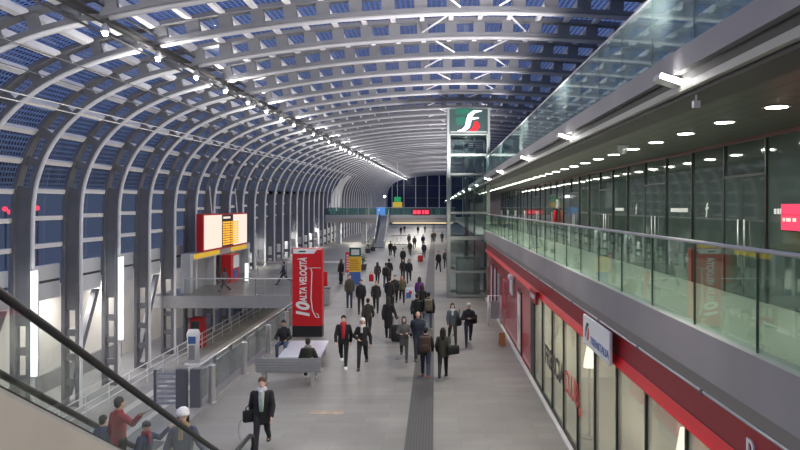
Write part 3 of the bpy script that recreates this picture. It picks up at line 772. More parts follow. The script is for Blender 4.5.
# bits at the far end of the red wall
t = thing('info_stand', 'dark information box on a white tube frame by the red wall', 'stand', (2.74,30.6,0))
MB().tube([(-.3,0,0),(-.3,0,1.35),(.25,0,1.35),(.25,0,0)], .045, 8).build('tube_frame', M['white'], t, True); MB().box(-.2,.16,-.05,.05,.3,1.1).build('panel', M['grey'], t)
t = thing('a_frame_sign', 'small orange folding floor sign by the red wall', 'sign', (2.62,26.2,0))
MB().prism([(-.18,0),(-.15,0),(.02,.48),(-.01,.48)], 'x', -.12, .12).build('sign_panel', M['orange'], t); MB().prism([(.15,0),(.18,0),(.02,.48),(-.01,.48)], 'x', -.12, .12).build('sign_panel', M['orange'], t)

# ------------------------------------------------------------------ lift tower
TX0, TX1, TY0, TY1, TZ = .72, 3.27, 39.8, 42.4, 11.3
tw = thing('lift_tower', 'tall green-grey steel and glass lift tower with logo box on top', 'lift tower')
for x in (TX0+.1,TX1-.1):
    for y in (TY0+.1,TY1-.1): MB().box(x-.1,x+.1,y-.1,y+.1,0,TZ).build('corner_post', M['tower'], tw)
for z in (.12,1.55,3.55,5.05,7.35,8.5,9.75,TZ-.08):
    b = MB(); h = .14 if z not in (3.55,) else .22
    b.box(TX0+.2,TX1-.2,TY0+.02,TY0+.16,z-h/2,z+h/2); b.box(TX0+.2,TX1-.2,TY1-.16,TY1-.02,z-h/2,z+h/2)
    b.box(TX0+.02,TX0+.16,TY0+.2,TY1-.2,z-h/2,z+h/2); b.box(TX1-.16,TX1-.02,TY0+.2,TY1-.2,z-h/2,z+h/2)
    b.build('ring_beam_frame', M['tower'], tw)
zs = [.2,1.5,3.4,5.0,7.3,8.4,9.65]
for a, b in zip(zs[:-1], zs[1:]):
    MB().box(TX0+.2,TX1-.2,TY0+.08,TY0+.10,a,b).build('glass_pane', M['glass_tower'], tw)
    MB().box(TX0+.08,TX0+.10,TY0+.2,TY1-.2,a,b).build('glass_pane', M['glass_tower'], tw)
    MB().box(TX1-.10,TX1-.08,TY0+.2,TY1-.2,a,b).build('glass_pane', M['glass_tower'], tw)
MB().box(TX0+1.12,TX0+1.34,TY0+1.5,TY0+1.8,0,9.7).build('guide_rail', M['steel_dark'], tw); MB().box(TX0+1.66,TX0+1.76,TY0+1.5,TY0+1.7,0,9.7).build('guide_rail', M['steel_dark'], tw)
MB().box(TX0+.5,TX0+1.0,TY0+1.2,TY1-.4,8.4,9.5).build('motor_housing', M['steel_dark'], tw)
MB().box(TX0+.55,TX1-.55,TY0+.5,TY1-.5,.1,2.4).build('lift_car', M['tower'], tw)
MB().box(TX0+.62,TX1-.95,TY0+.44,TY0+.5,.2,2.25).build('lift_door', M['alu'], tw)
MB().box(TX0+.14,TX1-.14,TY0-.02,TY1-.1,9.75,11.2).build('sign_box', mat('dark_sign_box', (.03,.05,.05), .3), tw)
MB().box(TX0+.2,TX1-.2,TY0-.05,TY0-.02,9.82,9.9).build('sign_edge', M['tower'], tw)
logo(tw, lambda a, b, d: (TX0+1.28+a*1.1, TY0-.03-d, 10.5+b), 1.45)

# ------------------------------------------------------------------ far footbridge, escalator, end wall
BY = 98
bg = thing('footbridge', 'far footbridge across the hall with pale deck and green glass parapet', 'footbridge')
MB().box(-16,3.0,BY,BY+5,3.1,4.2).build('deck', mat('pale_bridge_deck', (.5,.47,.42), .6), bg)
MB().box(-16,3.0,BY-.12,BY,3.75,4.25).build('edge_beam', M['alu'], bg)
MB().box(-6.2,2.6,BY+.1,BY+.4,3.0,3.1).build('light_strip', emit('warm_strip', (1,.75,.4), 1.5), bg)
for k in range(12):
    x0 = -16+k*1.58
    MB().box(x0+.04,x0+1.54,BY-.02,BY+.02,4.2,5.25).build('glass_panel', glass('bridge_glass', (.45,.66,.62), .2, .05, .35, (.25,.42,.40)) if k == 0 else bpy.data.materials['bridge_glass'], bg)
MB().tube([(-16,BY,5.3),(3,BY,5.3)], .05, 8).build('handrail', M['inox'], bg)
for x in (-14.3,-10.5): MB().box(x-.35,x+.35,BY+1,BY+1.7,0,3.1).build('pier', M['spandrel'], bg)
def esc_far(x, lab):
    e = thing('escalator', lab, 'escalator')
    for s in (-.75,.65):
        MB().prism([(BY-9.5,0),(BY-10.5,0),(BY-10.5,1.0),(BY-9.3,1.05),(BY-.6,5.15),(BY-.2,5.15),(BY-.2,3.3)], 'x', x+s, x+s+.1).build('balustrade', M['alu'], e)
    MB().prism([(BY-9.8,0),(BY-9.8,.1),(BY-.25,4.15),(BY-.25,3.2)], 'x', x-.6, x+.6).build('step_band', M['steel_dark'], e)
esc_far(-7.4, 'far escalator with grey sides rising from the hall floor to the footbridge')
t = thing('bridge_banner', 'bright blue banner on the footbridge parapet above the far escalator', 'banner', (-7.9,BY-.2,0)); MB().box(-.65,.65,0,.06,4.25,5.35).build('banner_sheet', M['signblue'], t); MB().box(-.7,.7,.0,.08,5.35,5.42).build('banner_rail', M['alu'], t)
t = thing('bridge_display', 'red glowing display on the footbridge parapet', 'display', (-2.0,BY-.24,0)); MB().box(-1.25,1.25,.0,.1,4.2,5.1).build('housing', M['darkred'], t)
for x, w in ((-.95,.5),(-.35,.5),(.25,.3),(.8,.6)): MB().box(x-w/2,x+w/2,-.03,0,4.4,4.9).build('lit_letter', M['redscreen'], t)
t = thing('hanging_direction_sign', 'green and yellow hanging sign over the footbridge', 'sign', (-5.6,BY+2,0)); MB().box(-.5,.5,0,.1,6.2,6.9).build('green_panel', emit('lit_green', (.05,.5,.2), .5), t); MB().box(-.7,.7,0,.1,5.3,6.15).build('yellow_panel', emit('lit_yellow', (.9,.65,.1), .45), t); MB().tube([(0,.05,6.9),(0,.05,12)], .03, 6).build('hanger_rod', M['white'], t)
t = thing('bridge_spotlight', 'bright spotlight on a mast above the footbridge', 'lamp', (-7.6,BY+3,0)); MB().ell((0,0,7.0), (.16,.16,.16)).build('bulb', M['lamp'], t); MB().tube([(0,0,4.2),(0,0,6.9)], .04, 6).build('mast', M['white'], t)
YW = 222
wb = bpy.data.objects.new('wall_end', None); COL.objects.link(wb); wb['kind'] = 'structure'; wb['label'] = 'dark glazed end wall of the hall'
pts = []
n = 60; sA = s_of(lambda p: p.y >= 0)
for i in range(n+1):
    p, nn = at(sA+(STOT-sA)*i/n); pts.append((p.x, p.y+rise(YW)))
pts.append((19.4,0)); pts.append((-15.8,0))
MB().prism(pts, 'y', YW, YW+.1).build('end_glazing', mat('end_glass_night_blue', (.026,.04,.105), .3, 0, .3, .1, spec=.12), wb)
for k in range(9):
    x = -14.2+3.9*k; MB().box(x-.14,x+.14,YW-.3,YW,0,at(s_of(lambda p: p.x >= x))[0].y+rise(YW)).build('mullion', M['white'], wb)
for z in (8.4,12.5): MB().box(-15,19,YW-.25,YW,z-.1,z+.1).build('transom', M['steel_dark'], wb)
# pale infill in the roof flank beside the footbridge
m = MB(); s0 = s_of(lambda p: p.y >= 3.2); s1 = s_of(lambda p: p.y >= 9.0)
for i in range(13):
    f = i/12; p, nn = at(s0+(s1-s0)*f); ya = 100+8.5*f; yb = 112+1.5*f
    m.v += [(p.x-.1,ya,p.y+rise(100)),(p.x-.1,yb,p.y+rise(100))]
for i in range(12): m.f.append((2*i,2*i+1,2*i+3,2*i+2))
struct(m.build('trim_20', M['white'])); 
sd = bpy.data.objects['trim_20'].modifiers.new('thick', 'SOLIDIFY'); sd.thickness = .08
# barrier lattice, plants, bin under the far bridge
bx, by = fl(401, 244.5)
t = thing('lattice_barrier', 'grey folding lattice barrier standing in the hall before the footbridge', 'barrier', (bx,by,0))
m = MB()
for k in range(5):
    x = -1.1+.55*k; m.tube([(x-.25,0,.1),(x+.25,0,1.3)], .03, 6); m.tube([(x+.25,0,.1),(x-.25,0,1.3)], .03, 6)
m.build('lattice_slats', M['white'], t); MB().box(-1.4,1.4,-.04,.04,1.28,1.36).build('top_rail', M['grey'], t); MB().box(-1.4,1.4,-.2,.2,0,.08).build('base', M['grey'], t)
def plant(x, y, h, label):
    t = thing('potted_shrub', label, 'plant', (x,y,0), 0, 'potted shrubs near the far escalator')
    MB().loft([(0,0,0,.25,.25),(0,0,.5,.33,.33)]).build('pot', M['pot'], t)
    m = MB()
    for k in range(90):
        a = R.uniform(0, 2*PI); rr = R.uniform(0,.5)*h*.45; z = .5+R.uniform(0,1)*(h-.5)
        c = Vector((math.cos(a)*rr, math.sin(a)*rr, z)); d = Vector((math.cos(a),math.sin(a),R.uniform(0,1))).normalized()*.22; w = d.cross(Vector((0,0,1))).normalized()*.07
        n = len(m.v); m.v += [tuple(c), tuple(c+d*.5+w), tuple(c+d), tuple(c+d*.5-w)]; m.f.append((n,n+1,n+2,n+3))
    m.build('foliage', M['leaf'], t); MB().tube([(0,0,.4),(0,0,h*.8)], .03, 6).build('stem', M['pot'], t)
for k, (px, py, h) in enumerate(((368,253,1.8),(363,270,1.3),(373,251,1.5))):
    x, y = fl(px, py); plant(x, y, h, ('leafy potted shrub at the foot of the far escalator','low dark potted shrub behind the yellow timetable','leafy potted shrub just beside the far escalator side')[k])

# ------------------------------------------------------------------ objects on the floor
# red advertising pillar
ax, ay = fl(307, 337)
ad = thing('advertising_pillar', 'tall red advertising pillar with white slogan and black base', 'advertising pillar', (ax,ay+.25,0))
MB().box(-.62,.62,-.22,.22,0,.45).build('base', M['black'], ad); MB().box(-.62,.62,-.22,.22,.45,3.68).build('panel', M['red'], ad, bevel=.01)
MB().prism([(-.58,3.66),(-.58,3.46),(.28,3.46),(.40,3.62),(.6,3.62),(.6,3.66)], 'y', -.235, -.22).build('header_strip', M['white'], ad)
MB().box(-.35,-.05,-.24,-.235,3.52,3.58).build('header_logo', M['green'], ad)
text_obj('10', .74, M['white'], ad, (.07,-.225,.76), (PI/2,-PI/2,0), .01, 'slogan_number', .62, .22, 'LEFT', .03)
text_obj('ALTA VELOCITÀ', .40, M['white'], ad, (-.03,-.225,1.46), (PI/2,-PI/2,0), .01, 'slogan_lettering', 1.85, .2, 'LEFT', .012)
m = MB(); F3 = lambda q, d: (q.x, -.22-d, q.y)
stroke(m, [(.02,2.85),(.14,2.86),(.2,2.7),(.18,2.2),(.16,1.6),(.22,1.1),(.36,.82),(.5,.8)], [.02,.03,.04,.04,.04,.04,.03,.02], F3, .001, .008)
stroke(m, [(.5,.8),(.44,.95),(.36,.98)], [.02,.03,.02], F3, .001, .008)
stroke(m, [(-.1,2.85),(.3,2.87),(.56,2.87)], [.02,.025,.02], F3, .001, .008)
m.build('route_line', M['white'], ad)
t = thing('litter_bin', 'grey metal litter bin behind the red advertising pillar', 'bin', (*fl(325,305),0)); MB().box(-.28,.28,-.22,.22,.04,.92).build('bin_body', M['alu'], t, bevel=.03); MB().box(-.3,.3,-.24,.24,.92,1.0).build('lid', M['steel'], t)
t = thing('red_totem', 'narrow red panel standing just behind the advertising pillar', 'sign', (fl(325,299)[0],fl(325,299)[1],0)); MB().box(-.14,.14,-.08,.08,0,1.6).build('panel', M['red'], t); MB().box(-.2,.2,-.15,.15,0,.06).build('base', M['grey'], t)
# timetable stand
tx, ty = fl(355, 286)
tt = thing('timetable_stand', 'timetable stand with yellow sheet over a blue panel and dark header', 'timetable stand', (tx,ty,0))
MB().box(-.42,.42,-.1,.1,0,.1).build('base', M['grey'], tt); MB().box(-.38,.38,-.06,.06,.1,.95).build('blue_panel', M['blue'], tt)
MB().box(-.42,.42,-.08,.08,.98,2.0).build('yellow_sheet', M['yellow'], tt); MB().box(-.38,.40,-.06,.06,2.02,2.62).build('header_frame', M['green'], tt); MB().box(-.25,.3,-.07,-.06,2.12,2.5).build('header_sheet', M['spandrel'], tt)
m = MB()
for r in range(6): m.box(-.34,.30-.06*(r % 3),-.088,-.08,1.12+.13*r,1.15+.13*r)
m.build('printed_row_tiles', M['darkred'], tt)
px, py = fl(347, 286); t = thing('pink_banner', 'narrow pink and red banner beside the timetable stand', 'banner', (px,py+.3,0)); MB().box(-.16,.16,-.04,.04,.9,2.3).build('banner_sheet', mat('pink_banner', (.75,.08,.16), .5), t); MB().tube([(0,0,0),(0,0,.9)], .03, 8).build('pole', M['grey'], t); MB().box(-.18,.18,-.15,.15,0,.05).build('base', M['grey'], t); m = MB()
for r in range(6): m.box(-.07,.07,-.048,-.04,1.1+.18*r,1.2+.18*r)
m.build('text_logo', M['white'], t)
# benches
b1 = thing('bench', 'grey metal bench with its backrest turned to the camera, behind the coated man', 'bench', (-4.42,20.45,0))
m = MB()
for r in range(5): m.box(-.98,.98,-.30-.012*r,-.26-.012*r,.44+.085*r,.515+.085*r)
m.build('backrest_slats', M['bench'], b1)
m = MB()
for r in range(5): m.box(-.98,.98,-.22+.1*r,-.135+.1*r,.40,.44)
m.build('seat_slats', M['bench'], b1)
for x in (-.78,.72): MB().box(x-.03,x+.03,-.27,-.235,.38,.86).build('backrest_strut', M['inox'], b1)
for x in (-.78,.72):
    MB().box(x-.035,x+.035,-.25,-.18,0,.42).build('leg', M['inox'], b1); MB().box(x-.035,x+.035,.14,.2,0,.42).build('leg', M['inox'], b1); MB().box(x-.05,x+.05,-.34,.3,0,.025).build('foot_plate', M['inox'], b1)
b2 = thing('platform_bench', 'wide pale blue-grey bench in front of the red advertising pillar', 'bench', (-4.55,23.5,0), .06)
MB().box(-.72,.68,-1.35,1.35,.37,.45).build('seat', M['benchtop'], b2, bevel=.02)
MB().box(-.03,.0,-1.33,1.33,.45,.47).build('centre_rib', M['benchtop'], b2)
for x in (-.55,.55):
    for y in (-1.15,1.15): MB().box(x-.04,x+.04,y-.04,y+.04,0,.37).build('leg', M['inox'], b2)
struct(MB().box(.02,.9,-.15,.15,0,.004).build('trim_21', mat('worn_patch', (.34,.27,.20), .6, 0, .2, 4))).location = (-3.3,17.6,0)

# ------------------------------------------------------------------ near escalator on the left
EX, EW = -3.62, 1.05
def hz(Y): return 4.684-.603*(Y-5.576)
es = thing('escalator', 'escalator going down beside the camera with black handrail and glass sides', 'escalator')
yA, yB = 2.6, 11.4
for k, x in enumerate((EX, EX-EW-.18)):
    pts = [(x,yA,hz(yA))]+[(x,yA+(yB-yA)*i/10,hz(yA+(yB-yA)*i/10)) for i in range(1,10)]
    pts += [(x,11.4,1.19),(x,11.75,1.02),(x,12.1,.95),(x,13.1,.93),(x,13.3,.85),(x,13.36,.7),(x,13.28,.55)]
    MB().tube(pts, .042, 10).build('handrail', M['rubber'], es, True)
    y = yA
    while y < 11.3:
        y2 = min(y+1.45, 11.35)
        MB().prism([(y+.01,hz(y+.01)-.05),(y2-.01,hz(y2-.01)-.05),(y2-.01,hz(y2-.01)-.78),(y+.01,hz(y+.01)-.78)], 'x', x-.007, x+.007).build('glass_panel', M['glass_esc'], es)
        y = y2
    MB().prism([(11.36,1.15),(12.1,.90),(13.1,.88),(13.26,.7),(13.1,.20),(11.9,.18),(11.36,.42)], 'x', x-.007, x+.007).build('glass_panel', M['glass_esc'], es)
    MB().prism([(yA,hz(yA)-.78),(11.35,hz(11.35)-.78),(11.9,.19),(13.3,.19),(13.3,.15),(11.87,.15),(11.35,hz(11.35)-.815),(yA,hz(yA)-.815)], 'x', x-.03, x+.03).build('black_trim', M['black'], es)
    MB().prism([(yA,hz(yA)-.815),(11.35,hz(11.35)-.815),(11.87,.15),(13.3,.15),(13.3,.11),(11.85,.11),(11.35,hz(11.35)-.86),(yA,hz(yA)-.86)], 'x', x-.06, x+.06).build('skirt_trim', M['alu'], es)
    MB().prism([(yA,hz(yA)-.86),(11.35,hz(11.35)-.86),(11.85,.11),(13.3,.11),(13.3,0),(7.5,0),(yA,hz(yA)-3.2)], 'x', x-.07, x+.07).build('side_cladding', M['clad'], es)
m = MB(); n = 24
for k in range(n):
    y = 2.7+.40*k; z = max(0.02, hz(y)-1.0)
    MB().box(EX-EW-.08,EX-.08,y,y+.42,z-.30,z).build('step', M['steel_dark'], es)
MB().box(EX-EW-.08,EX-.08,12.3,13.9,0,.02).build('landing_plate', M['alu'], es)

# ------------------------------------------------------------------ people
SK = {'a': mat('skin_light', (.62,.38,.28), .55), 'b': mat('skin_tan', (.42,.25,.17), .55)}
_cloth = {}
def cloth(col, rough=.85):
    k = (tuple(col), rough)
    if k not in _cloth: _cloth[k] = mat('fabric_%d' % len(_cloth), col, rough, 0, .12, 14, .15)
    return _cloth[k]
def remesh(o, vox, sm=4):
    r = o.modifiers.new('merge', 'REMESH'); r.mode = 'VOXEL'; r.voxel_size = vox; r.use_smooth_shade = True
    if sm: s = o.modifiers.new('relax', 'SMOOTH'); s.iterations = sm; s.factor = .5
    return o
EYE = mat('eye_white', (.7,.68,.65), .3); IRIS = mat('iris_dark', (.02,.014,.01), .2); LIP = mat('lips', (.42,.14,.12), .5)

def person(label, loc, H=1.72, face=0.0, pose='walk', ph=1, top=(.02,.02,.022), legs=(.02,.02,.025), shoes=(.02,.02,.02), hair=(.03,.02,.015),
           skin='a', hem=.50, style='short', hat=None, inner=None, scarf=None, arms=None, near=True, tilt=0.0, wide=1.0, seat=.45, head_turn=0.0, stride=1.0, group=None, gloves=None):
    """a figure facing -Y before it is turned by face (radians); one continuous body mesh, clothes and hair over it"""
    root = thing('person', label, 'person', (loc[0], loc[1], loc[2] if len(loc) > 2 else 0.0), face, group)
    h = H
    V = Vector
    hipz = .53*h
    hip = {s: V((s*.052*h, 0, hipz)) for s in (-1,1)}
    knee, ank = {}, {}
    L1, L2 = .245*h, .245*h
    for s in (-1,1):
        if pose == 'walk':
            a = math.radians(24*stride)*(1 if s == ph else -.85); b = math.radians(6 if s == ph else 30*stride)
        elif pose == 'sit': a, b = math.radians(86), math.radians(88)
        else: a, b = math.radians(2*s*ph), math.radians(3)
        knee[s] = hip[s]+V((s*.004*h+(s*.03*h if pose == 'sit' else 0), -math.sin(a)*L1, -math.cos(a)*L1))
        ank[s] = knee[s]+V((0, -math.sin(a-b)*L2, -math.cos(a-b)*L2))
    low = min(ank[-1].z, ank[1].z)-.042*h
    off = -low
    if pose == 'sit': off = seat+.055*h-hipz
    def U(v): return V((v.x, v.y, v.z+off))
    for d in (hip, knee, ank):
        for s in d: d[s] = U(d[s])
    hz_ = hipz+off
    lean = .0
    Z = lambda f: hz_+(f-.53)*h
    sh = {s: V((s*.100*h*wide, .004*h, Z(.800))) for s in (-1,1)}
    el, wr = {}, {}
    arms = arms or {}
    for s in (-1,1):
        if s in arms:
            e, w = arms[s]; el[s] = sh[s]+V(e)*h; wr[s] = sh[s]+V(w)*h
        elif pose == 'sit':
            el[s] = sh[s]+V((s*.05,-.05,-.16))*h; wr[s] = el[s]+V((-s*.06,-.12,-.03))*h
        else:
            sw = (-1 if s == ph else 1)*(18 if pose == 'walk' else 3)*stride; a = math.radians(sw)
            el[s] = sh[s]+V((s*.026, -math.sin(a)*.17, -math.cos(a)*.17))*h
            a2 = a+math.radians(18); wr[s] = el[s]+V((-s*.008, -math.sin(a2)*.145, -math.cos(a2)*.145))*h
    hc = V((0, -.012*h, Z(.932)))
    rh = Matrix.Rotation(head_turn, 3, 'Z') @ Matrix.Rotation(tilt, 3, 'X')
    def hp(x, y, z): return hc+rh @ V((x*h, y*h, z*h))
    # --- body
    b = MB()
    b.loft([(0,.0,Z(.515),.055*h,.040*h),(0,0,Z(.56),.068*h,.046*h),(0,0,Z(.63),.062*h,.044*h),(0,-.004*h,Z(.72),.075*h,.050*h),(0,0,Z(.79),.080*h,.046*h),(0,.004*h,Z(.83),.05*h,.036*h),(0,.004*h,Z(.85),.034*h,.034*h)])
    b.cap((0,.004*h,Z(.82)), .034*h, hp(0,.008,-.04), .033*h)
    b.ell(hp(0,.006,.012), (.043*h,.053*h,.054*h), rh); b.ell(hp(0,-.008,-.022), (.036*h,.044*h,.045*h), rh)
    b.cap(hp(0,-.05,.008), .006*h, hp(0,-.059,-.014), .0085*h)                       # nose
    for s in (-1,1):
        b.ell(hp(s*.044,.006,-.004), (.007*h,.013*h,.02*h), rh, 8, 6)               # ear
        b.cap(hip[s], .038*h, knee[s], .027*h); b.cap(knee[s], .026*h, ank[s], .018*h)
        b.cap(ank[s]+V((0,.012*h,-.012*h)), .02*h, ank[s]+V((0,-.085*h,-.026*h)), .014*h)
        b.cap(sh[s]+V((-s*.012*h,0,-.02*h)), .022*h, el[s], .022*h); b.cap(el[s], .022*h, wr[s], .016*h)
        d = (wr[s]-el[s]).normalized(); sd = V((1,0,0)); 
        sd = (V((0,1,0))-d*d.y); sd = sd.normalized() if sd.length > .2 else V((1,0,0)); nrm = d.cross(sd).normalized()*s
        pm = wr[s]+d*.03*h
        b.cap(wr[s], .015*h, pm, .017*h); b.cap(wr[s]+sd*.01*h, .012*h, pm+sd*.013*h+d*.012*h, .011*h); b.cap(wr[s]-sd*.01*h, .012*h, pm-sd*.013*h+d*.012*h, .011*h)
        for k, ln in enumerate((.036,.043,.040,.031)):
            q = pm+sd*(.019-.0125*k)*h*-1+d*.014*h; k1 = q+d*ln*.5*h-nrm*.004*h; b.cap(q, .0058*h, k1, .0055*h); b.cap(k1, .0055*h, k1+(d*.7-nrm*.55)*ln*.5*h, .0048*h)
        q = wr[s]-sd*.016*h+d*.012*h; b.cap(q, .0068*h, q+(d*.8-sd*.75)*.026*h, .006*h)
    bo_ = remesh(b.build('body', SK[skin], root), (.0085 if near else .016)*h/1.7, 2)
    # --- face
    if near:
        for s in (-1,1):
            ey = MB().ell(hp(s*.018,-.046,.010), (.0075*h,.005*h,.0055*h), rh, 10, 6).build('eye', EYE, root, True)
            MB().ell(hp(s*.018,-.0505,.010), (.0035*h,.002*h,.0035*h), rh, 8, 6).build('iris', IRIS, ey, True)
        MB().ell(hp(0,-.0505,-.034), (.014*h,.004*h,.005*h), rh, 10, 6).build('mouth', LIP, root, True)
    # --- hair / hat
    hm = cloth(hair)
    if style != 'bald':
        m = MB(); m.ell(hp(0,.014,.024), (.049*h,.056*h,.052*h), rh, 16, 10)
        if style == 'short': m.ell(hp(0,.03,-.005), (.043*h,.034*h,.045*h), rh)
        if style in ('long','bob'):
            dn_ = -.13 if style == 'long' else -.07
            m.cap(hp(0,.032,.01), .047*h, hp(0,.050,dn_), .042*h)
            for s in (-1,1): m.cap(hp(s*.040,.012,.015), .018*h, hp(s*.046,.020,dn_), .019*h)
        remesh(m.build('hair', hm, root), .012*h/1.7 if near else .02)
    if hat is not None:
        m = MB(); kf = 1.22 if 'fluffy' in label else 1.0; m.loft([(0,.006*h,0,.050*h*kf,.060*h*kf),(0,.006*h,.02*h,.052*h*kf,.062*h*kf),(0,.008*h,.04*h*kf,.046*h*kf,.054*h*kf),(0,.01*h,.058*h*kf,.026*h*kf,.03*h*kf),(0,.01*h,.064*h*kf,.008*h,.008*h)])
        o = m.build('woolly_hat', cloth(hat), root, True); o.location = hp(0,0,.012); o.rotation_euler = (tilt,0,head_turn)
    if style == 'hood':
        m = MB(); m.ell(hp(0,.022,.012), (.060*h,.060*h,.072*h), rh, 16, 10); m.cap(hp(0,.03,-.03), .055*h, (0,.02*h,Z(.83)), .06*h)
        for s in (-1,1): m.cap(hp(s*.046,-.012,.01), .016*h, hp(s*.04,-.02,-.06), .02*h)
        remesh(m.build('hood', cloth(top), root), .014 if near else .02)
    # --- jacket
    j = MB(); jr = 1.0
    w = wide
    if pose == 'sit': hem = max(hem, .52)
    rings = [(0,0,Z(hem),.090*h*w,.070*h),(0,0,Z(hem+.02),.096*h*w,.075*h)]
    if hem < .5: rings += [(0,0,Z(.53),.094*h*w,.073*h)]
    rings += [(0,0,Z(.60),.088*h*w,.068*h),(0,-.004*h,Z(.68),.094*h*w,.072*h),(0,-.003*h,Z(.75),.100*h*w,.071*h),(0,.002*h,Z(.79),.096*h*w,.062*h),(0,.004*h,Z(.815),.082*h*w,.054*h),(0,.004*h,Z(.84),.058*h,.047*h),(0,.004*h,Z(.866),.044*h,.044*h)]
    j.loft(rings)
    for s in (-1,1):
        j.cap(sh[s]+V((-s*.010*h,0,-.008*h)), .042*h, el[s], .036*h); j.cap(el[s], .037*h, wr[s]-(wr[s]-el[s])*.06, .028*h)
    remesh(j.build('jacket', cloth(top), root), .016*h/1.7 if near else .024, 3)
    if inner is not None:
        m = MB(); m.loft([(0,-.058*h,Z(.575),.026*h,.026*h),(0,-.062*h,Z(.68),.036*h,.024*h),(0,-.060*h,Z(.76),.04*h,.022*h),(0,-.046*h,Z(.82),.036*h,.022*h),(0,-.03*h,Z(.855),.034*h,.03*h)])
        m.build('sweater', cloth(inner), root, True)
    if scarf is not None:
        m = MB(); m.loft([(0,-.002*h,Z(.825),.062*h,.058*h),(0,-.006*h,Z(.84),.068*h,.066*h),(0,-.004*h,Z(.865),.058*h,.06*h),(0,0,Z(.88),.044*h,.05*h)])
        m.box(-.03*h,.015*h,-.085*h,-.06*h,Z(.72),Z(.84)); remesh(m.build('scarf', cloth(scarf), root), .014 if near else .02, 3)
    if gloves is not None:
        for s in (-1,1):
            d = (wr[s]-el[s]).normalized(); MB().cap(wr[s], .022*h, wr[s]+d*.06*h, .02*h).build('glove', cloth(gloves), root, True)
    # --- trousers and shoes
    p = MB(); p.loft([(0,0,Z(.485),.070*h,.058*h),(0,0,Z(.53),.084*h,.066*h),(0,0,Z(.60),.078*h,.060*h)])
    for s in (-1,1):
        p.cap(hip[s]+V((0,0,.0)), .056*h, knee[s], .040*h); p.cap(knee[s], .040*h, ank[s]+V((0,0,.004*h)), .030*h)
    remesh(p.build('trousers', cloth(legs), root), .014*h/1.7 if near else .024, 3)
    for s in (-1,1):
        m = MB(); a = ank[s]; z0 = a.z-.042*h
        m.loft([(a.x,a.y-.032*h,z0,.030*h,.078*h),(a.x,a.y-.032*h,z0+.014*h,.031*h,.080*h),(a.x,a.y-.022*h,z0+.030*h,.029*h,.062*h),(a.x,a.y,z0+.05*h,.027*h,.033*h)])
        m.build('shoe', cloth(shoes, .5), root, True)
    root['_sh'] = sh[1].z
    return root, sh, el, wr, hz_

def rbox(name, m, parent, cx, cy, cz, sx, sy, sz, bev=.03):
    return MB().box(cx-sx/2,cx+sx/2,cy-sy/2,cy+sy/2,cz-sz/2,cz+sz/2).build(name, m, parent, True, bev)
def bag(name, label, loc, rz, size, col, straps='hand', cat='bag', top=.25):
    sx, sy, sz = size
    t = thing(name, label, cat, loc, rz); c = cloth(col)
    rbox('bag_body', c, t, 0, 0, sz/2, sx, sy, sz, min(sx,sy)*.3)
    if straps == 'hand':
        pts = [(-sx*.25,0,sz*.95),(-sx*.2,0,sz+top*.7),(0,0,sz+top),(sx*.2,0,sz+top*.7),(sx*.25,0,sz*.95)]
        MB().tube(pts, .012, 6).build('handle', c, t, True)
    elif straps == 'back':
        for s in (-1,1): MB().tube([(s*sx*.3,-sy*.45,sz*.95),(s*sx*.32,-sy*1.3,sz*1.0),(s*sx*.36,-sy*1.5,sz*.6),(s*sx*.34,-sy*.6,sz*.1)], .018, 6).build('strap', c, t, True)
        rbox('pocket', c, t, 0, sy*.5, sz*.32, sx*.7, sy*.35, sz*.42, .03)
    elif straps == 'case':
        for s in (-1,1): MB().tube([(s*sx*.25,sy*.3,sz*.9),(s*sx*.25,sy*.3,sz+top)], .01, 6).build('trolley_rod', M['steel_dark'], t)
        MB().tube([(-sx*.27,sy*.3,sz+top),(sx*.27,sy*.3,sz+top)], .016, 6).build('handle', M['black'], t)
        for s in (-1,1): MB().tube([(s*sx*.38-.02,0,.03),(s*sx*.38+.02,0,.03)], .035, 10).build('wheel', M['black'], t)
    return t
def behind(loc, face, d, side=0.0):
    """offset from a person towards the back (d>0) and to +x side in the person's frame"""
    c, s = math.cos(face), math.sin(face)
    return (loc[0]+side*c-d*s, loc[1]+side*s+d*c)
BK = (.016,.016,.018); NV = (.02,.026,.05); JN = (.05,.075,.14); OL = (.055,.05,.035); GR = (.10,.10,.105); BR = (.055,.04,.03)
AW = PI

# coated man with lanyard
l = fl(262, 452)
person('man in a long black coat and pale scarf with a green lanyard', l, 1.70, .12, 'walk', -1, BK, (.022,.022,.03), BK, (.09,.05,.03), 'a', .40, 'short', inner=(.52,.53,.55), scarf=(.50,.51,.53), tilt=.16, wide=1.2)
ln = thing('lanyard', 'bright green cord hanging down the front of the coated man', 'lanyard', (l[0],l[1],0), .12)
MB().tube([(-.045,-.135,1.36),(.0,-.165,1.25),(.03,-.172,1.12),(.06,-.172,1.0),(.03,-.172,.93),(-.02,-.172,.97),(.0,-.172,1.06),(.03,-.172,1.14)], .005, 6).build('cord', cloth((.12,.5,.2)), ln, True)
bx_, by_ = behind(l, .12, .04, -.30)
bag('shoulder_bag', 'black bag with a loose pale strap at the coated man\'s side', (bx_,by_,.66), .5, (.24,.13,.26), BK, 'hand', top=.1)
st = thing('loose_strap', 'pale loose strap dangling from the coated man\'s bag', 'strap', (bx_-.12,by_-.05,.2))
MB().tube([(-.03,0,.55),(-.09,0,.35),(-.06,0,.12),(.05,0,.05),(.14,0,.14)], .014, 6).build('webbing', cloth((.45,.44,.42)), st, True)
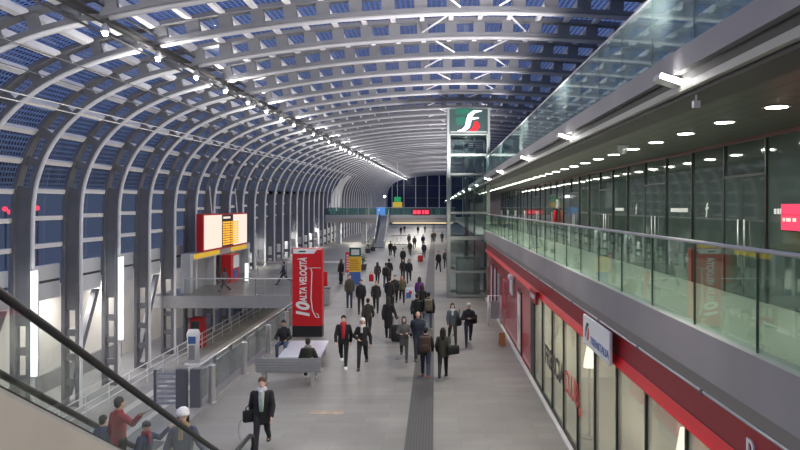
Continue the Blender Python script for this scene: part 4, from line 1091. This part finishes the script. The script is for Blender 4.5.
# couple
l = fl(343.5, 367); person('man in an open black jacket over a red jumper and scarf, white trainers', l, 1.80, .05, 'walk', 1, BK, BK, (.75,.75,.75), (.015,.012,.01), 'a', .47, 'short', inner=(.45,.02,.03), scarf=(.48,.025,.035), wide=1.12, tilt=.1)
l = fl(362.5, 368); person('woman in a white hat and pale scarf with black jacket and black trousers', l, 1.74, .0, 'walk', -1, BK, BK, BK, (.4,.35,.3), 'a', .47, 'bob', hat=(.75,.73,.70), scarf=(.6,.58,.54), arms={-1: ((-.06,-.03,-.15),(.03,-.10,-.20)), 1: ((.05,.03,-.17),(.06,.0,-.31))})
# seated on the benches
person('man seated on the pale bench in a dark jacket and blue jeans', (-5.42,24.0,0), 1.72, .0, 'sit', 1, BK, JN, (.25,.25,.27), (.012,.01,.01), 'b', .52, 'short', tilt=.25)
person('person seated on the grey slatted bench seen from behind, dark olive jacket', (-3.92,20.66,0), 1.72, AW, 'sit', 1, (.03,.032,.024), BK, (.6,.6,.6), (.03,.022,.018), 'b', .52, 'short', scarf=(.22,.23,.20), seat=.45)
# group right of centre
l = fl(404, 360); person('woman in a long grey hooded coat, hood up, walking beside the navy-jacketed man', l, 1.58, .05, 'walk', 1, (.10,.098,.095), (.05,.05,.05), (.06,.055,.05), (.05,.03,.02), 'a', .36, 'hood', arms={-1: ((-.05,-.04,-.16),(.02,-.11,-.17)), 1: ((.05,-.04,-.16),(-.02,-.11,-.16))})
l = fl(418, 359); person('bald man in a navy jacket behind the two people walking away', l, 1.75, .1, 'walk', -1, (.025,.03,.05), (.025,.028,.035), BK, skin='a', hem=.45, style='bald', wide=1.15)
l = fl(425.5, 378); person('person in a dark cap walking away, dark jacket, navy jeans and reddish shoes', l, 1.66, AW, 'walk', 1, (.035,.035,.042), (.025,.035,.07), (.25,.07,.05), BK, 'a', .47, 'short', hat=(.02,.02,.022), wide=1.12)
p = behind(l, AW, .24); bag('backpack', 'brown backpack on the person in the dark cap', (p[0],p[1],.86), AW, (.32,.17,.5), (.075,.04,.028), 'back')
l = fl(443, 378); person('woman with long dark hair walking away in an olive parka', l, 1.64, AW-.05, 'walk', -1, (.06,.055,.036), BK, BK, (.018,.014,.01), 'a', .44, 'long')
p = behind(l, AW, .05, -.31); bag('shoulder_bag', 'big black bag on the shoulder of the woman in the olive parka', (p[0],p[1],.76), .5, (.42,.18,.28), BK, 'hand', top=.36)
l = fl(452.5, 344); person('woman in a denim-grey jacket with a white scarf and olive trousers', l, 1.66, .1, 'walk', 1, (.10,.115,.13), (.055,.05,.04), BK, (.03,.022,.018), 'a', .48, 'long', scarf=(.7,.7,.7))
p = behind(l, .1, .0, .27); bag('shoulder_bag', 'black bag carried by the woman in the denim-grey jacket', (p[0],p[1],.72), 1.2, (.28,.12,.32), BK, 'hand', top=.34)
l = fl(468.5, 345); person('person in a pale grey woolly hat and black jacket, hands together, dark trousers', l, 1.70, .0, 'walk', -1, (.022,.022,.03), NV, BK, (.1,.08,.06), 'a', .47, 'short', hat=(.55,.55,.55), arms={-1: ((-.05,-.04,-.16),(.08,-.13,-.14)), 1: ((.05,-.04,-.16),(-.06,-.13,-.14))})
p = behind(l, 0, .1, .22); bag('shoulder_bag', 'black rucksack slung at the side of the person in the pale hat', (p[0],p[1],.82), .9, (.26,.18,.36), BK, 'hand', top=.12)
# backpack pair and those ahead of them
l = fl(417, 332); person('person in a dark green-black jacket walking away beside the khaki backpack', l, 1.72, AW, 'walk', 1, (.018,.024,.022), BK, BK, BK, 'a', .46, 'short', wide=1.1)
l = fl(428.5, 331); person('person in pale jeans walking away under a khaki backpack', l, 1.74, AW, 'walk', -1, BK, (.20,.25,.32), (.5,.5,.5), BK, 'a', .48, 'short', wide=1.1)
p = behind(l, AW, .24); bag('backpack', 'khaki backpack on the person in pale jeans', (p[0],p[1],.90), AW, (.34,.18,.52), (.20,.17,.11), 'back')
l = fl(422, 319); person('person in a long black coat walking away ahead of the khaki backpack', l, 1.70, AW, 'walk', 1, (.014,.014,.016), BK, BK, BK, 'a', .40, 'long')
t = bag('shopping_bag', 'white, blue and red shopping bag held beside the purple jacket', (-1.34,35.75,.50), .1, (.50,.16,.60), (.60,.64,.72), 'hand')
MB().box(-.2,.06,-.098,-.085,.06,.34).build('blue_print', M['blue'], t); MB().ell((.02,-.09,.33), (.09,.012,.12)).build('red_print', M['red'], t)
l = fl(419.5, 308); person('person in a purple jacket walking away', l, 1.72, AW, 'walk', -1, (.12,.035,.17), BK, BK, (.03,.02,.02), 'a', .48, 'bob', near=False)
l = fl(402, 303.5); person('woman in an olive green jacket and reddish scarf, bag side', l, 1.62, .1, 'walk', 1, (.10,.11,.055), BK, (.3,.25,.25), (.12,.06,.03), 'a', .50, 'bob', scarf=(.35,.08,.07), near=False)
l = fl(395, 306); person('person in black with fair face walking next to the olive green jacket', l, 1.74, .1, 'walk', -1, BK, BK, BK, (.08,.05,.03), 'a', .48, 'short', near=False)
l = fl(388.5, 339); person('person in a long black coat walking away with a black suitcase', l, 1.78, AW, 'walk', 1, (.013,.013,.014), BK, BK, (.03,.025,.02), 'a', .28, 'long', arms={-1: ((-.05,.0,-.17),(-.10,.06,-.30))})
p = behind(l, AW, .5, -.36); bag('suitcase', 'black upright suitcase pulled by the long-coated person', (p[0],p[1]-.1,.03), .1, (.42,.26,.66), BK, 'case', 'suitcase', .3)
l = fl(389.5, 310); person('dark-coated man walking away between the crowd and the long-coated person', l, 1.78, AW, 'walk', -1, (.02,.02,.024), BK, BK, BK, 'a', .42, 'short', near=False)
l = fl(368, 337); person('person in a dark olive parka half hidden behind the woman in the white hat', l, 1.66, AW, 'walk', 1, (.05,.048,.036), BK, BK, (.03,.025,.02), 'a', .44, 'short')
l = fl(361, 313); person('man in black jacket walking next to the olive-brown jacket man', l, 1.76, .1, 'walk', -1, (.017,.017,.02), BK, BK, (.02,.018,.015), 'a', .47, 'short', near=False)
l = fl(376, 312); person('person in black walking in front of the red bag', l, 1.66, .05, 'walk', 1, (.02,.02,.022), BK, BK, (.2,.15,.1), 'a', .46, 'short', near=False)
l = fl(349.5, 307.5); person('man in an olive-brown jacket and blue jeans beside the timetable', l, 1.78, .15, 'stand', 1, (.075,.065,.05), (.05,.065,.11), BK, (.05,.035,.025), 'a', .48, 'short', near=False)
l = fl(377.5, 284.5); person('person in a brown-grey coat carrying a red bag', l, 1.62, AW, 'walk', 1, (.075,.06,.055), BK, BK, (.04,.03,.02), 'a', .44, 'long', near=False)
bag('carrier_bag', 'bright red bag carried by the brown-grey coat', (l[0]-.42,l[1]-.1,.22), .1, (.32,.18,.5), (.62,.02,.03), 'hand')
l = fl(386, 288.5); person('person with a dark rucksack walking away behind the red bag carrier', l, 1.76, AW, 'walk', -1, (.06,.06,.065), NV, BK, (.05,.04,.03), 'a', .48, 'short', near=False)
p = behind(l, AW, .25); bag('backpack', 'dark rucksack on the person behind the red bag carrier', (p[0],p[1],.9), AW, (.34,.2,.5), BK, 'back')
l = fl(389, 283); person('tall person in a black jacket next to the dark rucksack', l, 1.78, AW, 'walk', 1, (.02,.02,.025), BK, BK, BK, 'a', .47, 'short', near=False)
l = fl(403, 280.5); person('person in black with a reddish face walking beside a friend', l, 1.66, .0, 'walk', 1, (.022,.02,.022), BK, BK, (.05,.03,.03), 'a', .46, 'short', near=False)
l = fl(409, 283); person('tall dark-haired friend in black beside the reddish face', l, 1.76, .0, 'walk', -1, (.02,.02,.024), (.04,.04,.045), BK, BK, 'a', .47, 'long', near=False)
l = fl(438.5, 271.5); person('person in black standing alone beside the lift tower', l, 1.76, .2, 'walk', 1, (.015,.015,.018), BK, BK, BK, 'a', .45, 'short', near=False)
l = fl(445.5, 268); person('person half hidden by the lift tower corner', l, 1.68, 0, 'walk', -1, (.03,.028,.03), BK, BK, BK, 'a', .47, 'short', near=False)
l = fl(341, 283.5); person('woman in a long dark robe by the pink banner', l, 1.70, -.6, 'stand', 1, (.02,.018,.022), BK, BK, BK, 'b', .10, 'hood', near=False)
l = (-10.5, 46.5); person('man in blue walking along the crossing behind the opening', l, 1.72, -PI/2, 'walk', 1, (.05,.055,.09), (.03,.035,.055), BK, BK, 'a', .47, 'short', near=False, stride=1.4)
l = (-13.4, 42.6); person('woman in grey-pink walking along the crossing under the departure board', l, 1.62, -PI/2-.3, 'walk', -1, (.16,.12,.13), (.07,.065,.07), BK, (.06,.04,.03), 'a', .46, 'bob', near=False, stride=1.2)
# distant walkers
FAR = [(403,267,.0,BK,'tall walker in black alone in the pale part of the hall',1.78),(390.5,256,AW,BK,'walker in black near the far escalator foot',1.72),(394.5,257,.4,(.02,.02,.03),'crouched-looking walker beside the far escalator foot',1.5),
       (410,256,.0,(.03,.025,.02),'dark walker between the lattice barrier and the red case',1.74),(424,258,AW,(.02,.022,.04),'walker in navy with a round rucksack in the pale area',1.74),(409,246,AW,GR,'grey walker directly beyond the lattice barrier',1.74),
       (414.5,249,.0,(.07,.06,.055),'brown-grey walker right of the lattice barrier',1.76),(423,247,AW,NV,'navy walker under the footbridge',1.76),(432.5,243,.0,BK,'black walker under the footbridge near the tower',1.76),(434.5,242,.0,(.03,.03,.035),'dark walker paired with the black one near the tower',1.74),
       (442,243,AW,(.04,.04,.05),'walker seen against the tower edge under the footbridge',1.74),(418,234,AW,BK,'tiny dark walker far beyond the footbridge',1.74),(404.5,233,.0,NV,'tiny navy walker far beyond the footbridge, behind the barrier',1.74),(425,233,AW,(.05,.045,.04),'tiny brown walker far beyond the footbridge',1.74),(401,235,.0,BK,'tiny black walker far beyond the barrier',1.74)]
for k, (px, py, f, c, lab, hh) in enumerate(FAR):
    l = fl(px, py); person(lab, l, hh, f, 'walk', 1 if k % 2 else -1, c, (.02,.02,.024), BK, (.03,.022,.02), 'a', .46, 'short', near=False)
l = fl(420.3, 262); t = bag('suitcase', 'red suitcase standing in the pale part of the hall', (l[0],l[1],.03), .1, (.5,.28,.62), (.55,.03,.03), 'case', 'suitcase', .2)
# family on the escalator
def est(Y): return max(.02, hz(Y)-1.0)
def on_esc(px, Y): return ((px-VX)*Y/F, Y)
x, y = on_esc(183, 11.1); person('woman in a fluffy white hat holding the escalator handrail, scarf over a blue coat', (x,y,est(11.1)), 1.70, .15, 'stand', 1, (.06,.075,.12), NV, BK, (.02,.015,.012), 'a', .44, 'long', hat=(.82,.80,.78), scarf=(.30,.22,.12), arms={1: ((.06,-.03,-.13),(.13,-.10,-.19)), -1: ((-.05,.0,-.17),(-.05,-.05,-.31))}, gloves=(.015,.015,.015))
x, y = on_esc(119, 8.98); person('child in a dark red jacket reaching up to the escalator handrail', (x,y,est(8.98)), 1.22, 2.6, 'stand', 1, (.30,.018,.035), BK, BK, (.02,.016,.014), 'a', .46, 'short', arms={-1: ((-.12,-.02,-.06),(-.24,-.03,.05)), 1: ((.05,0,-.17),(.05,-.03,-.31))})
x, y = on_esc(146, 9.7); person('small child in a dark woolly hat and blue jacket leaning at the escalator glass', (x,y,est(9.7)), 1.10, 1.1, 'stand', 1, (.05,.06,.13), BK, BK, (.02,.015,.012), 'a', .46, 'short', hat=(.05,.045,.055), scarf=(.25,.03,.05), tilt=.1, arms={1: ((.08,-.06,-.06),(.16,-.14,.06)), -1: ((-.05,0,-.17),(-.05,-.03,-.31))})
x, y = on_esc(103, 9.4); person('small dark-haired child in blue behind the red jacket on the escalator', (x,y,est(9.4)), 1.10, 2.9, 'stand', 1, (.05,.08,.16), BK, BK, (.02,.015,.012), 'a', .46, 'short')

# ------------------------------------------------------------------ light
w = bpy.data.worlds.new('dusk'); scene.world = w; w.use_nodes = True
nt = w.node_tree; bgk = nt.nodes['Background']
tc = nt.nodes.new('ShaderNodeTexCoord'); no = nt.nodes.new('ShaderNodeTexNoise'); no.inputs['Scale'].default_value = 2.5; no.inputs['Detail'].default_value = 4
rp = nt.nodes.new('ShaderNodeValToRGB'); rp.color_ramp.elements[0].position = .3; rp.color_ramp.elements[0].color = (.095,.155,.44,1); rp.color_ramp.elements[1].position = .75; rp.color_ramp.elements[1].color = (.17,.26,.60,1)
nt.links.new(tc.outputs['Generated'], no.inputs['Vector']); nt.links.new(no.outputs['Fac'], rp.inputs['Fac']); 
sx = nt.nodes.new('ShaderNodeSeparateXYZ'); nt.links.new(tc.outputs['Generated'], sx.inputs[0])
el_ = nt.nodes.new('ShaderNodeMapRange'); el_.inputs['From Min'].default_value = .04; el_.inputs['From Max'].default_value = .5; nt.links.new(sx.outputs['Z'], el_.inputs['Value'])
sky = nt.nodes.new('ShaderNodeMixRGB'); sky.inputs['Color1'].default_value = (.050,.064,.108,1); nt.links.new(el_.outputs[0], sky.inputs['Fac']); nt.links.new(rp.outputs['Color'], sky.inputs['Color2']); nt.links.new(sky.outputs['Color'], bgk.inputs['Color'])
bgk.inputs['Strength'].default_value = 1.0

# lamps of the catwalk (every second one carries the light of its pair), shining down and out
for i in range(-8, NR, 2):  # those behind the camera have no fittings, added to light camera-facing surfaces
    Y = Y0+DY*i
    point('catwalk_lamp_light', (-9.15, Y-.35, 10.25+rise(Y)), 190 if Y < 100 else 110, .12)
    spot('catwalk_lamp_spot', (-9.1, Y-.3, 10.2+rise(Y)), (-2.5, Y-.3, 0), 420 if Y < 100 else 160, 105, .12, (1,.94,.85))
# downlights
for k in range(NDL):
    area('downlight_light', (4.62,7.4+1.65*k,CZ+1.335), .26, 22, (0,0,0), (1,.97,.86), 'DISK')
# floodlights under the terrace fascia throw light over the hall floor and up into the vault
for Y in (-8,0)+(8.2,)+FLY:  # unseen ones behind the camera and past the tower are added for brightness
    spot('floodlight_light', (XF-.42,Y,CZ+.51*XF-.1), (-5,Y-1,0), 850, 130, .12, (1,.93,.82))
    spot('floodlight_uplight', (XF-.42,Y,CZ+.51*XF+.2), (-.5,Y+3.5,13), 2600 if Y < 60 else 2600, 112, .15, (1,.95,.95), .9)
# glow of the white column strips
for Y in (26.3,33.5): area('column_strip_glow', (-15.6,Y-.3,1.0), .2, 60, (PI/2,0,0), (.95,.98,1), 'RECTANGLE', 3.8)
# ceiling lamps of the lower level
for Y in (14,20,26,32,38): area('lower_level_light', (-17.6,Y,1.3), 1.2, 110, (0,0,0), (1,.96,.88))
for Y in (46,60,75,90): area('platform_light', (-16.2,Y,2.7), .8, 120, (0,.3,0), (1,.95,.9))
for Y in (44,50,57): area('lower_hall_light', (-11,Y,-.5), 1.0, 45, (0,0,0), (1,.93,.8))
# shop lights
for k in range(5): area('shop_light', (4.4,19.2-2.9*k,2.86), .55, 36, (0,0,0), (1,.92,.78), 'DISK')
# lamps under and past the far bridge
for Y in (112,135,160,190): area('far_hall_light', (-4,Y,8.5), 3.0, 1100, (0,0,0), (1,.96,.88))
for x in (-12,-7,-2): area('bridge_underlight', (x,BY+2.5,3.05), 1.5, 260, (0,0,0), (1,.95,.82))

# ------------------------------------------------------------------ camera
cam = bpy.data.cameras.new('camera'); co = bpy.data.objects.new('camera', cam); COL.objects.link(co)
co.location = (0,0,CZ); co.rotation_euler = (PI/2,0,0)
cam.sensor_width = 36; cam.lens = 36*F/800
cam.shift_x = -(VX-400)/800; cam.shift_y = -(225-VY)/800
cam.clip_end = 600; cam.clip_start = .05
scene.camera = co
vs = scene.view_settings; vs.view_transform = 'Standard'; vs.look = 'None'; vs.gamma = 1; vs.use_curve_mapping = False; vs.exposure = 0.3
scene.cycles.use_denoising = True
scene.cycles.max_bounces = 10; scene.cycles.transparent_max_bounces = 32; scene.cycles.diffuse_bounces = 4; scene.cycles.glossy_bounces = 4
